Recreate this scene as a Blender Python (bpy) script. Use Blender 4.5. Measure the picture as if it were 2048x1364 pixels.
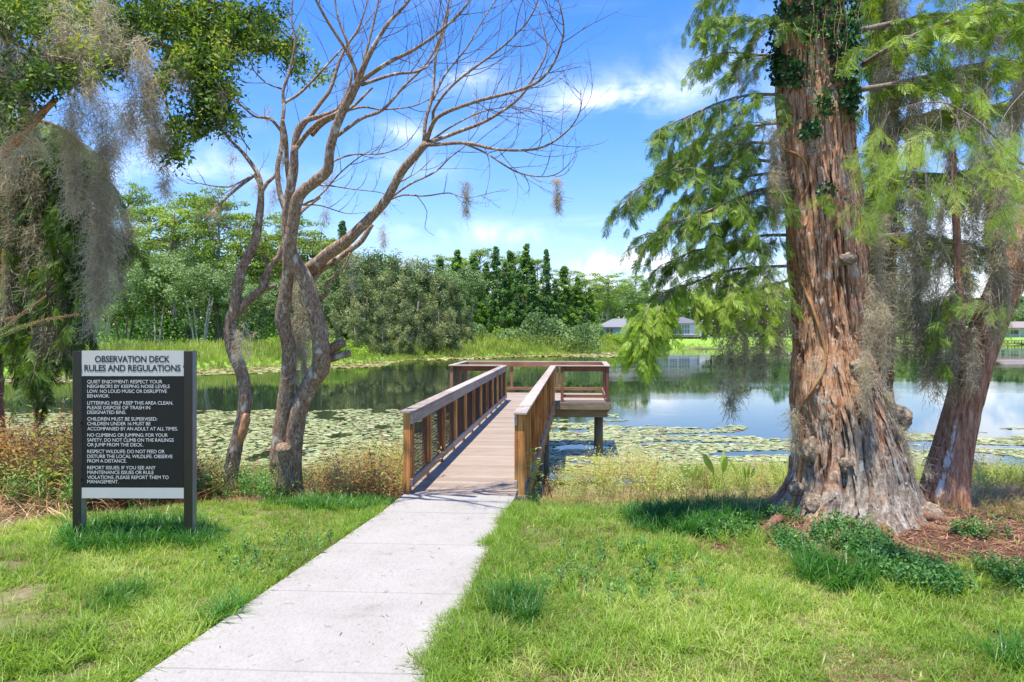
import bpy, math, random
import numpy as np
from mathutils import Vector, Matrix, Quaternion

SC = bpy.context.scene
for o in list(bpy.data.objects):
    bpy.data.objects.remove(o)
R = math.radians
random.seed(7)
rng = np.random.default_rng(11)

# ------------------------------------------------------------------ camera, sky, sun, exposure
FPX, HOR, CAMZ = 1500.0, 662.0, 2.1            # focal length and horizon in photograph pixels (2048 wide), eye height
cam_d = bpy.data.cameras.new('camera'); cam = bpy.data.objects.new('camera', cam_d)
SC.collection.objects.link(cam)
cam.location = (0, 0, CAMZ); cam.rotation_euler = (R(90), 0, 0)
cam_d.sensor_width = 36; cam_d.lens = FPX / 2048 * 36
cam_d.shift_y = (HOR - 682) / 2048
cam_d.clip_start = 0.05; cam_d.clip_end = 3000
SC.camera = cam

SUN_EL, SUN_AZ = 77.0, -148.0                     # azimuth measured from +Y towards +X
sun_vec = Vector((math.sin(R(SUN_AZ)) * math.cos(R(SUN_EL)), math.cos(R(SUN_AZ)) * math.cos(R(SUN_EL)), math.sin(R(SUN_EL))))
sun_d = bpy.data.lights.new('sun', 'SUN'); sun = bpy.data.objects.new('sun', sun_d)
SC.collection.objects.link(sun)
sun_d.energy = 3.4; sun_d.angle = R(0.55); sun_d.color = (1.0, 0.95, 0.86)
sun.rotation_euler = sun_vec.to_track_quat('Z', 'Y').to_euler()
sun.location = (0, 0, 40)

W = bpy.data.worlds.new('World'); SC.world = W; W.use_nodes = True
nt = W.node_tree; nt.nodes.clear()
out = nt.nodes.new('ShaderNodeOutputWorld'); bg = nt.nodes.new('ShaderNodeBackground')
sky = nt.nodes.new('ShaderNodeTexSky'); sky.sky_type = 'NISHITA'; sky.sun_disc = False
sky.sun_elevation = R(SUN_EL); sky.sun_rotation = R(SUN_AZ)
sky.air_density = 1.3; sky.dust_density = 0.35; sky.ozone_density = 2.2
hs = nt.nodes.new('ShaderNodeHueSaturation'); hs.inputs['Saturation'].default_value = 1.38; hs.inputs['Value'].default_value = 0.60
nt.links.new(sky.outputs[0], hs.inputs['Color'])
tint = nt.nodes.new('ShaderNodeMix'); tint.data_type = 'RGBA'; tint.blend_type = 'MULTIPLY'; tint.inputs['Factor'].default_value = 1
nt.links.new(hs.outputs[0], tint.inputs['A']); tint.inputs['B'].default_value = (0.74, 0.80, 1.15, 1)
tc = nt.nodes.new('ShaderNodeTexCoord')
def wmath(op, a, b=None, clamp=False):
    n = nt.nodes.new('ShaderNodeMath'); n.operation = op; n.use_clamp = clamp
    for i, v in enumerate((a, b)):
        if v is None: continue
        if isinstance(v, (int, float)): n.inputs[i].default_value = v
        else: nt.links.new(v, n.inputs[i])
    return n.outputs[0]
nrm = nt.nodes.new('ShaderNodeVectorMath'); nrm.operation = 'NORMALIZE'
nt.links.new(tc.outputs['Generated'], nrm.inputs[0])
# flat cloud layer coordinates: direction / height, so streaks lie in a plane overhead
sep = nt.nodes.new('ShaderNodeSeparateXYZ'); nt.links.new(nrm.outputs[0], sep.inputs[0])
zz = wmath('MAXIMUM', sep.outputs['Z'], 0.03)
cx = wmath('DIVIDE', sep.outputs['X'], wmath('ADD', zz, 0.12)); cy = wmath('DIVIDE', sep.outputs['Y'], wmath('ADD', zz, 0.12))
comb = nt.nodes.new('ShaderNodeCombineXYZ'); nt.links.new(cx, comb.inputs[0]); nt.links.new(cy, comb.inputs[1])
def cloud(scale, detail, lo, hi, off, stretch=(1, 1, 1), src=None):
    mp = nt.nodes.new('ShaderNodeMapping'); mp.inputs['Location'].default_value = off; mp.inputs['Scale'].default_value = stretch
    nt.links.new(src or comb.outputs[0], mp.inputs[0])
    n = nt.nodes.new('ShaderNodeTexNoise'); n.inputs['Scale'].default_value = scale; n.inputs['Detail'].default_value = detail
    n.inputs['Roughness'].default_value = 0.6; n.inputs['Distortion'].default_value = 0.4
    nt.links.new(mp.outputs[0], n.inputs['Vector'])
    mr = nt.nodes.new('ShaderNodeMapRange'); mr.interpolation_type = 'SMOOTHSTEP'
    mr.inputs['From Min'].default_value = lo; mr.inputs['From Max'].default_value = hi
    nt.links.new(n.outputs[0], mr.inputs[0]); return mr.outputs[0]
def blob(px, py, rx, ry, soft=1.0):                # a cloud at a fixed compass direction
    d = Vector(((px - 1024) / FPX, 1, -(py - HOR) / FPX)).normalized()
    az, el = math.atan2(d.x, d.y), math.asin(d.z)
    a = wmath('ARCTAN2', sep.outputs['X'], sep.outputs['Y']); e = wmath('ARCSINE', sep.outputs['Z'])
    da = wmath('DIVIDE', wmath('SUBTRACT', a, az), rx / FPX); de = wmath('DIVIDE', wmath('SUBTRACT', e, el), ry / FPX)
    r2 = wmath('ADD', wmath('MULTIPLY', da, da), wmath('MULTIPLY', de, de))
    return wmath('POWER', 2.718, wmath('MULTIPLY', r2, -soft))
wisps = cloud(1.1, 6, 0.50, 0.80, (3.1, 1.7, 0), (1.0, 2.2, 1))
fine = cloud(11, 8, 0.36, 0.74, (0, 0, 0), (1, 1, 1.6), nrm.outputs[0])
edge = cloud(16, 7, 0.44, 0.60, (2, 1, 0), (1, 1, 1.2), nrm.outputs[0])
tot = wmath('MULTIPLY', wisps, 0.12)
for (px, py, rx, ry, k, tex) in ((1205, 205, 100, 22, 1.0, fine), (1300, 180, 170, 34, .5, fine), (930, 462, 190, 20, .45, fine), (1060, 478, 170, 14, .3, fine),
                            (740, 330, 130, 30, .4, fine), (930, 150, 70, 22, .6, fine), (800, 265, 60, 18, .55, fine), (1262, 532, 62, 26, 2.4, edge), (1290, 560, 120, 28, 1.3, edge),
                            (1500, 110, 150, 60, .45, fine), (1560, 560, 200, 30, .4, edge), (1860, 590, 300, 34, .8, edge), (1900, 420, 220, 50, .4, edge), (1750, 250, 200, 70, .5, edge),
                            (300, 250, 120, 60, .5, fine), (430, 340, 130, 26, .35, fine), (2300, 480, 300, 90, 1, edge), (-300, 380, 300, 90, 1, edge)):
    tot = wmath('ADD', tot, wmath('MULTIPLY', wmath('MULTIPLY', blob(px, py, rx, ry), tex), k))
tot = wmath('MINIMUM', tot, 0.93)
mx = nt.nodes.new('ShaderNodeMix'); mx.data_type = 'RGBA'
nt.links.new(tot, mx.inputs['Factor']); nt.links.new(tint.outputs['Result'], mx.inputs['A']); mx.inputs['B'].default_value = (4.6, 4.8, 5.2, 1)
nt.links.new(mx.outputs['Result'], bg.inputs['Color']); bg.inputs['Strength'].default_value = 0.15
nt.links.new(bg.outputs[0], out.inputs['Surface'])
SC.view_settings.view_transform = 'Standard'; SC.view_settings.look = 'None'
SC.view_settings.exposure = 1.33; SC.view_settings.gamma = 1.0
SC.render.film_transparent = False
SC.cycles.max_bounces = 7; SC.cycles.diffuse_bounces = 3; SC.cycles.glossy_bounces = 3
SC.cycles.transmission_bounces = 4; SC.cycles.transparent_max_bounces = 6
SC.cycles.use_denoising = True; SC.cycles.sample_clamp_indirect = 8

# ------------------------------------------------------------------ helpers
def at(px, py, d):                                 # a photograph pixel and a distance give a point in the place
    return np.array([(px - 1024) / FPX * d, d, CAMZ - (py - HOR) / FPX * d])

def norm(v):
    v = np.asarray(v, float); return v / np.maximum(np.linalg.norm(v, axis=-1, keepdims=True), 1e-9)

def _h(i, j, k, s):
    x = (i * 374761393 + j * 668265263 + k * 2147483647 + s * 1274126177) & 0xffffffff
    x = ((x ^ (x >> 13)) * 1274126177) & 0xffffffff
    x = ((x ^ (x >> 16)) * 2246822519) & 0xffffffff
    return ((x ^ (x >> 15)) & 0xffff) / 65535.0

def vnoise(p, s=0):
    p = np.asarray(p, float); i = np.floor(p).astype(np.int64); f = p - i; f = f * f * (3 - 2 * f)
    r = 0
    for a in (0, 1):
        for b in (0, 1):
            for c in (0, 1):
                w = (f[:, 0] if a else 1 - f[:, 0]) * (f[:, 1] if b else 1 - f[:, 1]) * (f[:, 2] if c else 1 - f[:, 2])
                r = r + w * _h(i[:, 0] + a, i[:, 1] + b, i[:, 2] + c, s)
    return r

def fbm(p, o=4, s=0):
    p = np.asarray(p, float); r, a, t = 0, 1.0, 0
    for k in range(o):
        r = r + a * vnoise(p * 2 ** k + 17.3 * k, s + k); t += a; a *= 0.5
    return r / t

def link(o, parent=None):
    SC.collection.objects.link(o)
    if parent is not None: o.parent = parent
    return o

def np_mesh(name, V, F, mat, parent=None, rnd=None, smooth=False, attrs=None):
    """V (n,3); F = array (m,k) or list of such arrays"""
    V = np.asarray(V, dtype=np.float32)
    Fs = [np.asarray(f, dtype=np.int32) for f in (F if isinstance(F, (list, tuple)) else [F]) if len(f)]
    me = bpy.data.meshes.new(name)
    me.vertices.add(len(V)); me.vertices.foreach_set('co', V.ravel())
    nl = sum(f.size for f in Fs); npoly = sum(len(f) for f in Fs)
    me.loops.add(nl); me.loops.foreach_set('vertex_index', np.concatenate([f.ravel() for f in Fs]))
    st, acc = [], 0
    for f in Fs:
        st.append(acc + np.arange(len(f), dtype=np.int32) * f.shape[1]); acc += f.size
    me.polygons.add(npoly); me.polygons.foreach_set('loop_start', np.concatenate(st).astype(np.int32))
    me.polygons.foreach_set('use_smooth', np.full(npoly, bool(smooth)))
    me.update(calc_edges=True)
    ad = dict(attrs or {})
    if rnd is not None: ad['rnd'] = rnd
    for k, v in ad.items():
        a = me.attributes.new(k, 'FLOAT', 'POINT'); a.data.foreach_set('value', np.asarray(v, dtype=np.float32))
    if mat is not None: me.materials.append(mat)
    o = bpy.data.objects.new(name, me)
    return link(o, parent)

def thing(name, label, cat, loc=(0, 0, 0), rz=0.0, group=None):
    o = bpy.data.objects.new(name, None); link(o)
    o.empty_display_size = 0.2
    o.location = loc; o.rotation_euler = (0, 0, rz)
    return tag(o, label, cat, group)

def tag(o, label=None, cat=None, group=None, kind=None):
    if label: o['label'] = label
    if cat: o['category'] = cat
    if group: o['group'] = group
    if kind: o['kind'] = kind
    return o

def frames(direc, n, spin=None):                    # rotation matrices whose local z runs along direc
    z = norm(np.broadcast_to(direc, (n, 3)))
    a = rng.uniform(0, 2 * np.pi, n) if spin is None else spin
    h = np.where(np.abs(z[:, 2:3]) < 0.95, np.array([[0, 0, 1.0]]), np.array([[1.0, 0, 0]]))
    x = norm(np.cross(h, z)); y = np.cross(z, x)
    c, s = np.cos(a)[:, None], np.sin(a)[:, None]
    x2 = x * c + y * s; y2 = np.cross(z, x2)
    return np.stack([x2, y2, z], axis=2)

def scatter(protos, pos, Rm, sc, rnd=None, jitter=0.12):
    """merged copies of small leaf/blade protos: returns V, F(quads), rnd per vertex"""
    n = len(pos); sc = np.broadcast_to(np.asarray(sc, float), (n,)); ch = rng.integers(0, len(protos), n)
    rnd = rng.random(n) if rnd is None else rnd
    Vs, Fs, Rs, off = [], [], [], 0
    for k, pr in enumerate(protos):
        pv, pf = pr[0], pr[1]; pj = pr[2] if len(pr) > 2 else None
        ix = np.nonzero(ch == k)[0]
        if not len(ix): continue
        v = np.einsum('nij,kj->nki', Rm[ix], pv) * sc[ix, None, None] + pos[ix, None, :]
        f = pf[None] + (np.arange(len(ix)) * len(pv))[:, None, None] + off
        r = np.repeat(rnd[ix], len(pv)).reshape(len(ix), len(pv))
        if pj is not None: r = r + (pj[None] - 0.5) * jitter * 2
        Vs.append(v.reshape(-1, 3)); Fs.append(f.reshape(-1, pf.shape[1])); Rs.append(r.ravel()); off += len(ix) * len(pv)
    return np.concatenate(Vs), np.concatenate(Fs), np.clip(np.concatenate(Rs), 0, 1)

class MB:                                           # collects boxes, tubes and sheets into one mesh
    def __init__(s): s.V, s.F4, s.F3, s.n, s.A = [], [], [], 0, []
    def add(s, V, F, a=0.5):
        V = np.asarray(V, float); F = np.asarray(F, int)
        if F.shape[1] == 4: s.F4.append(F + s.n)
        else: s.F3.append(F + s.n)
        s.V.append(V); s.n += len(V)
        s.A.append(np.full(len(V), a) if np.isscalar(a) else np.asarray(a))
        return s
    def box(s, x0, x1, y0, y1, z0, z1, a=0.5, bev=0.0):
        if bev > 0:
            b = bev; P = []
            for z, i in ((z0, b), (z0 + b, 0), (z1 - b, 0), (z1, b)):
                for (sx, sy) in ((0, 0), (1, 0), (1, 1), (0, 1)):
                    cx0, cy0 = (x1 if sx else x0), (y1 if sy else y0)
                    dx, dy = (-1 if sx else 1), (-1 if sy else 1)
                    # two verts per corner (chamfered vertical edges)
                    p1 = (cx0 + dx * (i + b), cy0 + dy * i); p2 = (cx0 + dx * i, cy0 + dy * (i + b))
                    if (sx, sy) in ((1, 0), (0, 1)): P += [(p1[0], p1[1], z), (p2[0], p2[1], z)]
                    else: P += [(p2[0], p2[1], z), (p1[0], p1[1], z)]
            F = []
            for k in range(3):
                for j in range(8):
                    F.append((k * 8 + j, k * 8 + (j + 1) % 8, k * 8 + 8 + (j + 1) % 8, k * 8 + 8 + j))
            for base, fl in ((0, True), (24, False)):
                q = [(base + 0, base + 1, base + 2, base + 7), (base + 2, base + 3, base + 6, base + 7), (base + 3, base + 4, base + 5, base + 6)]
                for t in q: F.append(t[::-1] if fl else t)
            return s.add(P, F, a)
        V = [(x0, y0, z0), (x1, y0, z0), (x1, y1, z0), (x0, y1, z0), (x0, y0, z1), (x1, y0, z1), (x1, y1, z1), (x0, y1, z1)]
        return s.add(V, [(0, 3, 2, 1), (4, 5, 6, 7), (0, 1, 5, 4), (1, 2, 6, 5), (2, 3, 7, 6), (3, 0, 4, 7)], a)
    def tube(s, P, r, n=8, a=0.5, wob=0.0, cap=True):
        P = np.asarray(P, float); m = len(P); r = np.broadcast_to(np.asarray(r, float), (m,))
        T = norm(np.gradient(P, axis=0)); u = np.zeros((m, 3))
        h = np.array([1.0, 0, 0]) if abs(T[0, 0]) < 0.8 else np.array([0, 1.0, 0])
        u[0] = norm(h - T[0] * (h @ T[0]))
        for i in range(1, m):
            w = u[i - 1] - T[i] * (u[i - 1] @ T[i]); u[i] = norm(w)
        v = np.cross(T, u); th = np.arange(n) / n * 2 * np.pi
        ring = u[:, None] * np.cos(th)[None, :, None] + v[:, None] * np.sin(th)[None, :, None]
        rr = np.broadcast_to(r[:, None], (m, n)).copy()
        if wob > 0:
            q = (P[:, None] + ring * r[:, None, None]).reshape(-1, 3)
            rr *= 1 + wob * (fbm(q * 9 + 5, 3).reshape(m, n) - 0.5) * 2
        V = (P[:, None] + ring * rr[..., None]).reshape(-1, 3)
        i = np.arange(m - 1)[:, None] * n; j = np.arange(n)[None]; jn = (j + 1) % n
        F = np.stack([i + j, i + jn, i + n + jn, i + n + j], -1).reshape(-1, 4)
        s.add(V, F, a)
        if cap:
            for e, fl in ((0, True), (m - 1, False)):
                c = s.n; b = s.n - m * n + e * n
                if e == 0: b0 = b
                # centre vertex
            c1 = s.n; s.V.append(P[[0, -1]]); s.A.append(np.full(2, a if np.isscalar(a) else 0.5)); s.n += 2
            base = c1 - m * n
            tri = [(c1, base + (k + 1) % n, base + k) for k in range(n)] + [(c1 + 1, base + (m - 1) * n + k, base + (m - 1) * n + (k + 1) % n) for k in range(n)]
            s.F3.append(np.array(tri))
        return s
    def build(s, name, mat, parent=None, smooth=False):
        F = []
        if s.F4: F.append(np.concatenate(s.F4))
        if s.F3: F.append(np.concatenate(s.F3))
        return np_mesh(name, np.concatenate(s.V), F, mat, parent, rnd=np.concatenate(s.A), smooth=smooth)

def spline(P, r, step):
    """Catmull-Rom resample of points and radii"""
    P = np.asarray(P, float); r = np.broadcast_to(np.asarray(r, float), (len(P),)) if np.ndim(r) == 0 or len(r) == len(P) else np.interp(np.linspace(0, 1, len(P)), np.linspace(0, 1, len(r)), r)
    Q = np.vstack([2 * P[0] - P[1], P, 2 * P[-1] - P[-2]]); oP, oR = [], []
    for i in range(len(P) - 1):
        n = max(2, int(np.linalg.norm(P[i + 1] - P[i]) / step)); t = np.arange(n)[:, None] / n
        p0, p1, p2, p3 = Q[i], Q[i + 1], Q[i + 2], Q[i + 3]
        oP.append(0.5 * ((2 * p1) + (-p0 + p2) * t + (2 * p0 - 5 * p1 + 4 * p2 - p3) * t ** 2 + (-p0 + 3 * p1 - 3 * p2 + p3) * t ** 3))
        oR.append(r[i] + (r[i + 1] - r[i]) * t[:, 0])
    oP.append(P[-1:]); oR.append(r[-1:])
    return np.vstack(oP), np.concatenate(oR)

# ------------------------------------------------------------------ materials
def M(name):
    m = bpy.data.materials.new(name); m.use_nodes = True; t = m.node_tree; t.nodes.clear()
    o = t.nodes.new('ShaderNodeOutputMaterial')
    return m, t, o
def N(t, typ, **kw):
    n = t.nodes.new('ShaderNode' + typ)
    for k, v in kw.items():
        if k in n.inputs: n.inputs[k].default_value = v
        else: setattr(n, k, v)
    return n
def L(t, a, b): t.links.new(a, b)
def ramp(t, fac, stops):
    r = t.nodes.new('ShaderNodeValToRGB'); el = r.color_ramp.elements
    while len(el) < len(stops): el.new(0.5)
    for e, (p, c) in zip(el, stops): e.position = p; e.color = (*c, 1)
    t.links.new(fac, r.inputs[0]); return r.outputs[0]
def mapped(t, scale, src='Object'):
    c = N(t, 'TexCoord'); m = N(t, 'Mapping'); m.inputs['Scale'].default_value = scale; L(t, c.outputs[src], m.inputs[0]); return m.outputs[0]
def mixc(t, f, a, b, mode='MIX'):
    m = t.nodes.new('ShaderNodeMix'); m.data_type = 'RGBA'; m.blend_type = mode
    for s, v in (('Factor', f), ('A', a), ('B', b)):
        if isinstance(v, (int, float)): m.inputs[s].default_value = v
        elif isinstance(v, tuple): m.inputs[s].default_value = (*v, 1)
        else: L(t, v, m.inputs[s])
    return m.outputs['Result']

def leaf_mat(name, stops, trans=0.4, rough=0.5, spec=0.35, tcol=(1.25, 1.3, 0.6)):
    m, t, o = M(name)
    a = N(t, 'Attribute', attribute_name='rnd'); col = ramp(t, a.outputs['Fac'], stops)
    p = N(t, 'BsdfPrincipled'); p.inputs['Roughness'].default_value = rough; p.inputs['Specular IOR Level'].default_value = spec
    L(t, col, p.inputs['Base Color'])
    tr = N(t, 'BsdfTranslucent'); L(t, mixc(t, 1.0, col, tcol, 'MULTIPLY'), tr.inputs['Color'])
    mx = N(t, 'MixShader'); mx.inputs[0].default_value = trans
    L(t, p.outputs[0], mx.inputs[1]); L(t, tr.outputs[0], mx.inputs[2]); L(t, mx.outputs[0], o.inputs[0])
    return m

def bark_mat(name, stops, scale=(9, 9, 2.0), bump=0.6, rough=0.9, patch=None, dist=0.02):
    m, t, o = M(name); v = mapped(t, scale)
    n1 = N(t, 'TexNoise', Scale=2.2, Detail=9.0, Roughness=0.68, Distortion=0.5); L(t, v, n1.inputs['Vector'])
    n2 = N(t, 'TexNoise', Scale=9.0, Detail=5.0, Roughness=0.6); L(t, v, n2.inputs['Vector'])
    mm = N(t, 'Math', operation='ADD'); L(t, n1.outputs[0], mm.inputs[0])
    m2 = N(t, 'Math', operation='MULTIPLY_ADD'); L(t, n2.outputs[0], m2.inputs[0]); m2.inputs[1].default_value = 0.5; m2.inputs[2].default_value = -0.25
    L(t, m2.outputs[0], mm.inputs[1])
    col = ramp(t, mm.outputs[0], stops)
    if patch:
        n3 = N(t, 'TexNoise', Scale=patch[2], Detail=4.0, Roughness=0.6); L(t, mapped(t, (1, 1, 0.6)), n3.inputs['Vector'])
        f = N(t, 'MapRange'); f.inputs['From Min'].default_value = patch[1]; f.inputs['From Max'].default_value = patch[1] + 0.07; L(t, n3.outputs[0], f.inputs[0])
        col = mixc(t, f.outputs[0], col, patch[0])
    p = N(t, 'BsdfPrincipled'); p.inputs['Roughness'].default_value = rough; p.inputs['Specular IOR Level'].default_value = 0.2
    L(t, col, p.inputs['Base Color'])
    b = N(t, 'Bump'); b.inputs['Strength'].default_value = bump; b.inputs['Distance'].default_value = dist; L(t, mm.outputs[0], b.inputs['Height']); L(t, b.outputs[0], p.inputs['Normal'])
    L(t, p.outputs[0], o.inputs[0]); return m

def plain_mat(name, col, rough=0.6, noise=0.0, scale=6.0, metal=0.0, bump=0.0, sc=(1, 1, 1), spec=0.5):
    m, t, o = M(name); p = N(t, 'BsdfPrincipled'); p.inputs['Roughness'].default_value = rough; p.inputs['Metallic'].default_value = metal
    p.inputs['Specular IOR Level'].default_value = spec
    if noise > 0:
        n = N(t, 'TexNoise', Scale=scale, Detail=6.0, Roughness=0.65); L(t, mapped(t, sc), n.inputs['Vector'])
        c = ramp(t, n.outputs[0], [(0.25, tuple(x * (1 - noise) for x in col)), (0.75, tuple(min(1, x * (1 + noise)) for x in col))])
        L(t, c, p.inputs['Base Color'])
        if bump: b = N(t, 'Bump'); b.inputs['Strength'].default_value = bump; b.inputs['Distance'].default_value = 0.01; L(t, n.outputs[0], b.inputs['Height']); L(t, b.outputs[0], p.inputs['Normal'])
    else: p.inputs['Base Color'].default_value = (*col, 1)
    L(t, p.outputs[0], o.inputs[0]); return m

def wood_mat(name, stops, axis, rough=0.65, bump=0.25):
    m, t, o = M(name); s = [38, 38, 38]; s[axis] = 1.6
    n = N(t, 'TexNoise', Scale=1.0, Detail=7.0, Roughness=0.6, Distortion=1.2); L(t, mapped(t, tuple(s)), n.inputs['Vector'])
    n2 = N(t, 'TexNoise', Scale=2.3, Detail=3.0); L(t, mapped(t, (1, 1, 1)), n2.inputs['Vector'])
    a = N(t, 'Attribute', attribute_name='rnd')
    f = N(t, 'Math', operation='MULTIPLY_ADD'); L(t, a.outputs['Fac'], f.inputs[0]); f.inputs[1].default_value = 0.35; L(t, n.outputs[0], f.inputs[2])
    f2 = N(t, 'Math', operation='MULTIPLY_ADD'); L(t, n2.outputs[0], f2.inputs[0]); f2.inputs[1].default_value = 0.4; L(t, f.outputs[0], f2.inputs[2])
    f3 = N(t, 'Math', operation='SUBTRACT'); L(t, f2.outputs[0], f3.inputs[0]); f3.inputs[1].default_value = 0.375
    col = ramp(t, f3.outputs[0], stops)
    p = N(t, 'BsdfPrincipled'); p.inputs['Roughness'].default_value = rough; p.inputs['Specular IOR Level'].default_value = 0.3; L(t, col, p.inputs['Base Color'])
    b = N(t, 'Bump'); b.inputs['Strength'].default_value = bump; b.inputs['Distance'].default_value = 0.004; L(t, n.outputs[0], b.inputs['Height']); L(t, b.outputs[0], p.inputs['Normal'])
    L(t, p.outputs[0], o.inputs[0]); return m

m_grass = leaf_mat('grass_blades', [(0, (0.36, 0.26, 0.13)), (0.15, (0.20, 0.24, 0.05)), (0.38, (0.175, 0.31, 0.035)), (0.7, (0.32, 0.45, 0.06)), (1, (0.54, 0.56, 0.20))], 0.5, 0.45, 0.4)
m_grass_dark = leaf_mat('lush_and_shade_grass', [(0, (0.03, 0.11, 0.012)), (0.6, (0.06, 0.20, 0.02)), (1, (0.13, 0.30, 0.04))], 0.45, 0.4, 0.5)  # dark blades for lush clumps and for shade painted into the lawn
m_weed = leaf_mat('weed_leaves', [(0, (0.32, 0.13, 0.05)), (0.25, (0.46, 0.29, 0.12)), (0.45, (0.44, 0.42, 0.15)), (0.75, (0.32, 0.44, 0.09)), (1, (0.60, 0.60, 0.27))], 0.45, 0.5)
m_dry = leaf_mat('dry_stalks', [(0, (0.20, 0.08, 0.04)), (0.4, (0.44, 0.20, 0.10)), (0.75, (0.60, 0.38, 0.20)), (1, (0.72, 0.56, 0.34))], 0.3, 0.7, 0.2, (1, .9, .7))
m_drygrass = leaf_mat('straw_grass', [(0, (0.30, 0.18, 0.08)), (0.4, (0.48, 0.34, 0.16)), (0.7, (0.42, 0.38, 0.12)), (1, (0.34, 0.40, 0.09))], 0.35, 0.6, 0.2, (1, .95, .7))
m_herb = leaf_mat('herb_leaves', [(0, (0.03, 0.10, 0.025)), (0.6, (0.08, 0.22, 0.045)), (1, (0.18, 0.36, 0.07))], 0.35, 0.45, 0.4)
m_oak = leaf_mat('oak_leaves', [(0, (0.025, 0.055, 0.016)), (0.45, (0.08, 0.15, 0.028)), (0.8, (0.20, 0.29, 0.045)), (1, (0.38, 0.42, 0.09))], 0.45, 0.5, 0.3)
m_cyp = leaf_mat('cypress_needles', [(0, (0.04, 0.09, 0.02)), (0.4, (0.11, 0.20, 0.03)), (0.8, (0.24, 0.36, 0.04)), (1, (0.40, 0.52, 0.07))], 0.4, 0.5)
m_cyp_bright = leaf_mat('young_cypress_needles', [(0, (0.13, 0.24, 0.02)), (0.5, (0.28, 0.44, 0.04)), (1, (0.50, 0.62, 0.12))], 0.45, 0.5)
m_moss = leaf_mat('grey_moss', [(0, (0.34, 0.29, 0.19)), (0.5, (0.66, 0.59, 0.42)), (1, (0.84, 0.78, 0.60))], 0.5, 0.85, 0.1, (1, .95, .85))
m_moss_dark = leaf_mat('shade_painted_moss', [(0, (0.20, 0.18, 0.11)), (0.5, (0.50, 0.46, 0.31)), (1, (0.72, 0.67, 0.48))], 0.48, 0.85, 0.1, (1, .95, .85))  # darker copy of the moss, with shade put into its colour
m_ivy = leaf_mat('ivy_leaves', [(0, (0.015, 0.05, 0.025)), (0.7, (0.035, 0.11, 0.04)), (1, (0.14, 0.26, 0.05))], 0.25, 0.5, 0.3)
m_pad = leaf_mat('lily_pads', [(0, (0.22, 0.09, 0.03)), (0.10, (0.30, 0.16, 0.06)), (0.16, (0.24, 0.29, 0.07)), (0.6, (0.36, 0.38, 0.125)), (1, (0.56, 0.54, 0.26))], 0.12, 0.35, 0.5)
def far_leaf(name, a, b, c): return leaf_mat(name, [(0, a), (0.5, b), (1, c)], 0.35, 0.6, 0.2)
m_far_flat = far_leaf('flat_cypress_leaves', (0.09, 0.14, 0.025), (0.22, 0.32, 0.045), (0.40, 0.50, 0.08))
m_far_broad = far_leaf('broad_leaves', (0.045, 0.085, 0.03), (0.15, 0.24, 0.085), (0.36, 0.46, 0.21))
m_far_brush = far_leaf('brushy_leaves', (0.04, 0.06, 0.03), (0.23, 0.29, 0.12), (0.48, 0.50, 0.27))
m_far_cone = far_leaf('cone_cypress_leaves', (0.04, 0.10, 0.025), (0.15, 0.28, 0.045), (0.32, 0.47, 0.08))
m_far_cone_dk = far_leaf('dark_cypress_leaves', (0.035, 0.09, 0.035), (0.11, 0.23, 0.06), (0.28, 0.44, 0.10))
m_far_lime = far_leaf('lime_leaves', (0.10, 0.18, 0.02), (0.24, 0.38, 0.04), (0.40, 0.52, 0.08))
m_marsh = leaf_mat('marsh_blades', [(0, (0.16, 0.19, 0.05)), (0.5, (0.27, 0.35, 0.06)), (1, (0.45, 0.50, 0.12))], 0.4, 0.5)
m_bark_dead = bark_mat('grey_brown_bark', [(0.28, (0.06, 0.032, 0.02)), (0.43, (0.23, 0.14, 0.085)), (0.56, (0.40, 0.285, 0.195)), (0.70, (0.60, 0.49, 0.37))], (22, 22, 8), 1.0, patch=((0.60, 0.54, 0.43), 0.58, 9.0))
m_twig = plain_mat('thin_twigs', (0.13, 0.095, 0.08), 0.8, 0.4, 20)
m_bark_far = bark_mat('far_bark', [(0.2, (0.07, 0.055, 0.045)), (0.6, (0.24, 0.20, 0.17)), (0.9, (0.42, 0.37, 0.32))], (3, 3, .6), 0.3)
m_bark_pale = bark_mat('pale_far_bark', [(0.2, (0.22, 0.19, 0.16)), (0.6, (0.42, 0.38, 0.33)), (0.9, (0.6, 0.56, 0.5))], (3, 3, .6), 0.3)
m_bark_lean = bark_mat('red_brown_bark', [(0.2, (0.06, 0.034, 0.022)), (0.45, (0.25, 0.13, 0.075)), (0.65, (0.42, 0.24, 0.145)), (0.85, (0.46, 0.33, 0.26))], (22, 22, 2.0), 1.0, dist=0.03)
m_branch = bark_mat('branch_bark', [(0.2, (0.07, 0.05, 0.04)), (0.5, (0.22, 0.17, 0.14)), (0.8, (0.42, 0.36, 0.31))], (14, 14, 8), 0.6)
m_barkless = bark_mat('bare_orange_wood', [(0.3, (0.30, 0.12, 0.045)), (0.5, (0.52, 0.26, 0.11)), (0.62, (0.60, 0.36, 0.20)), (0.75, (0.5, 0.45, 0.4))], (12, 12, 12), 0.6)
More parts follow.
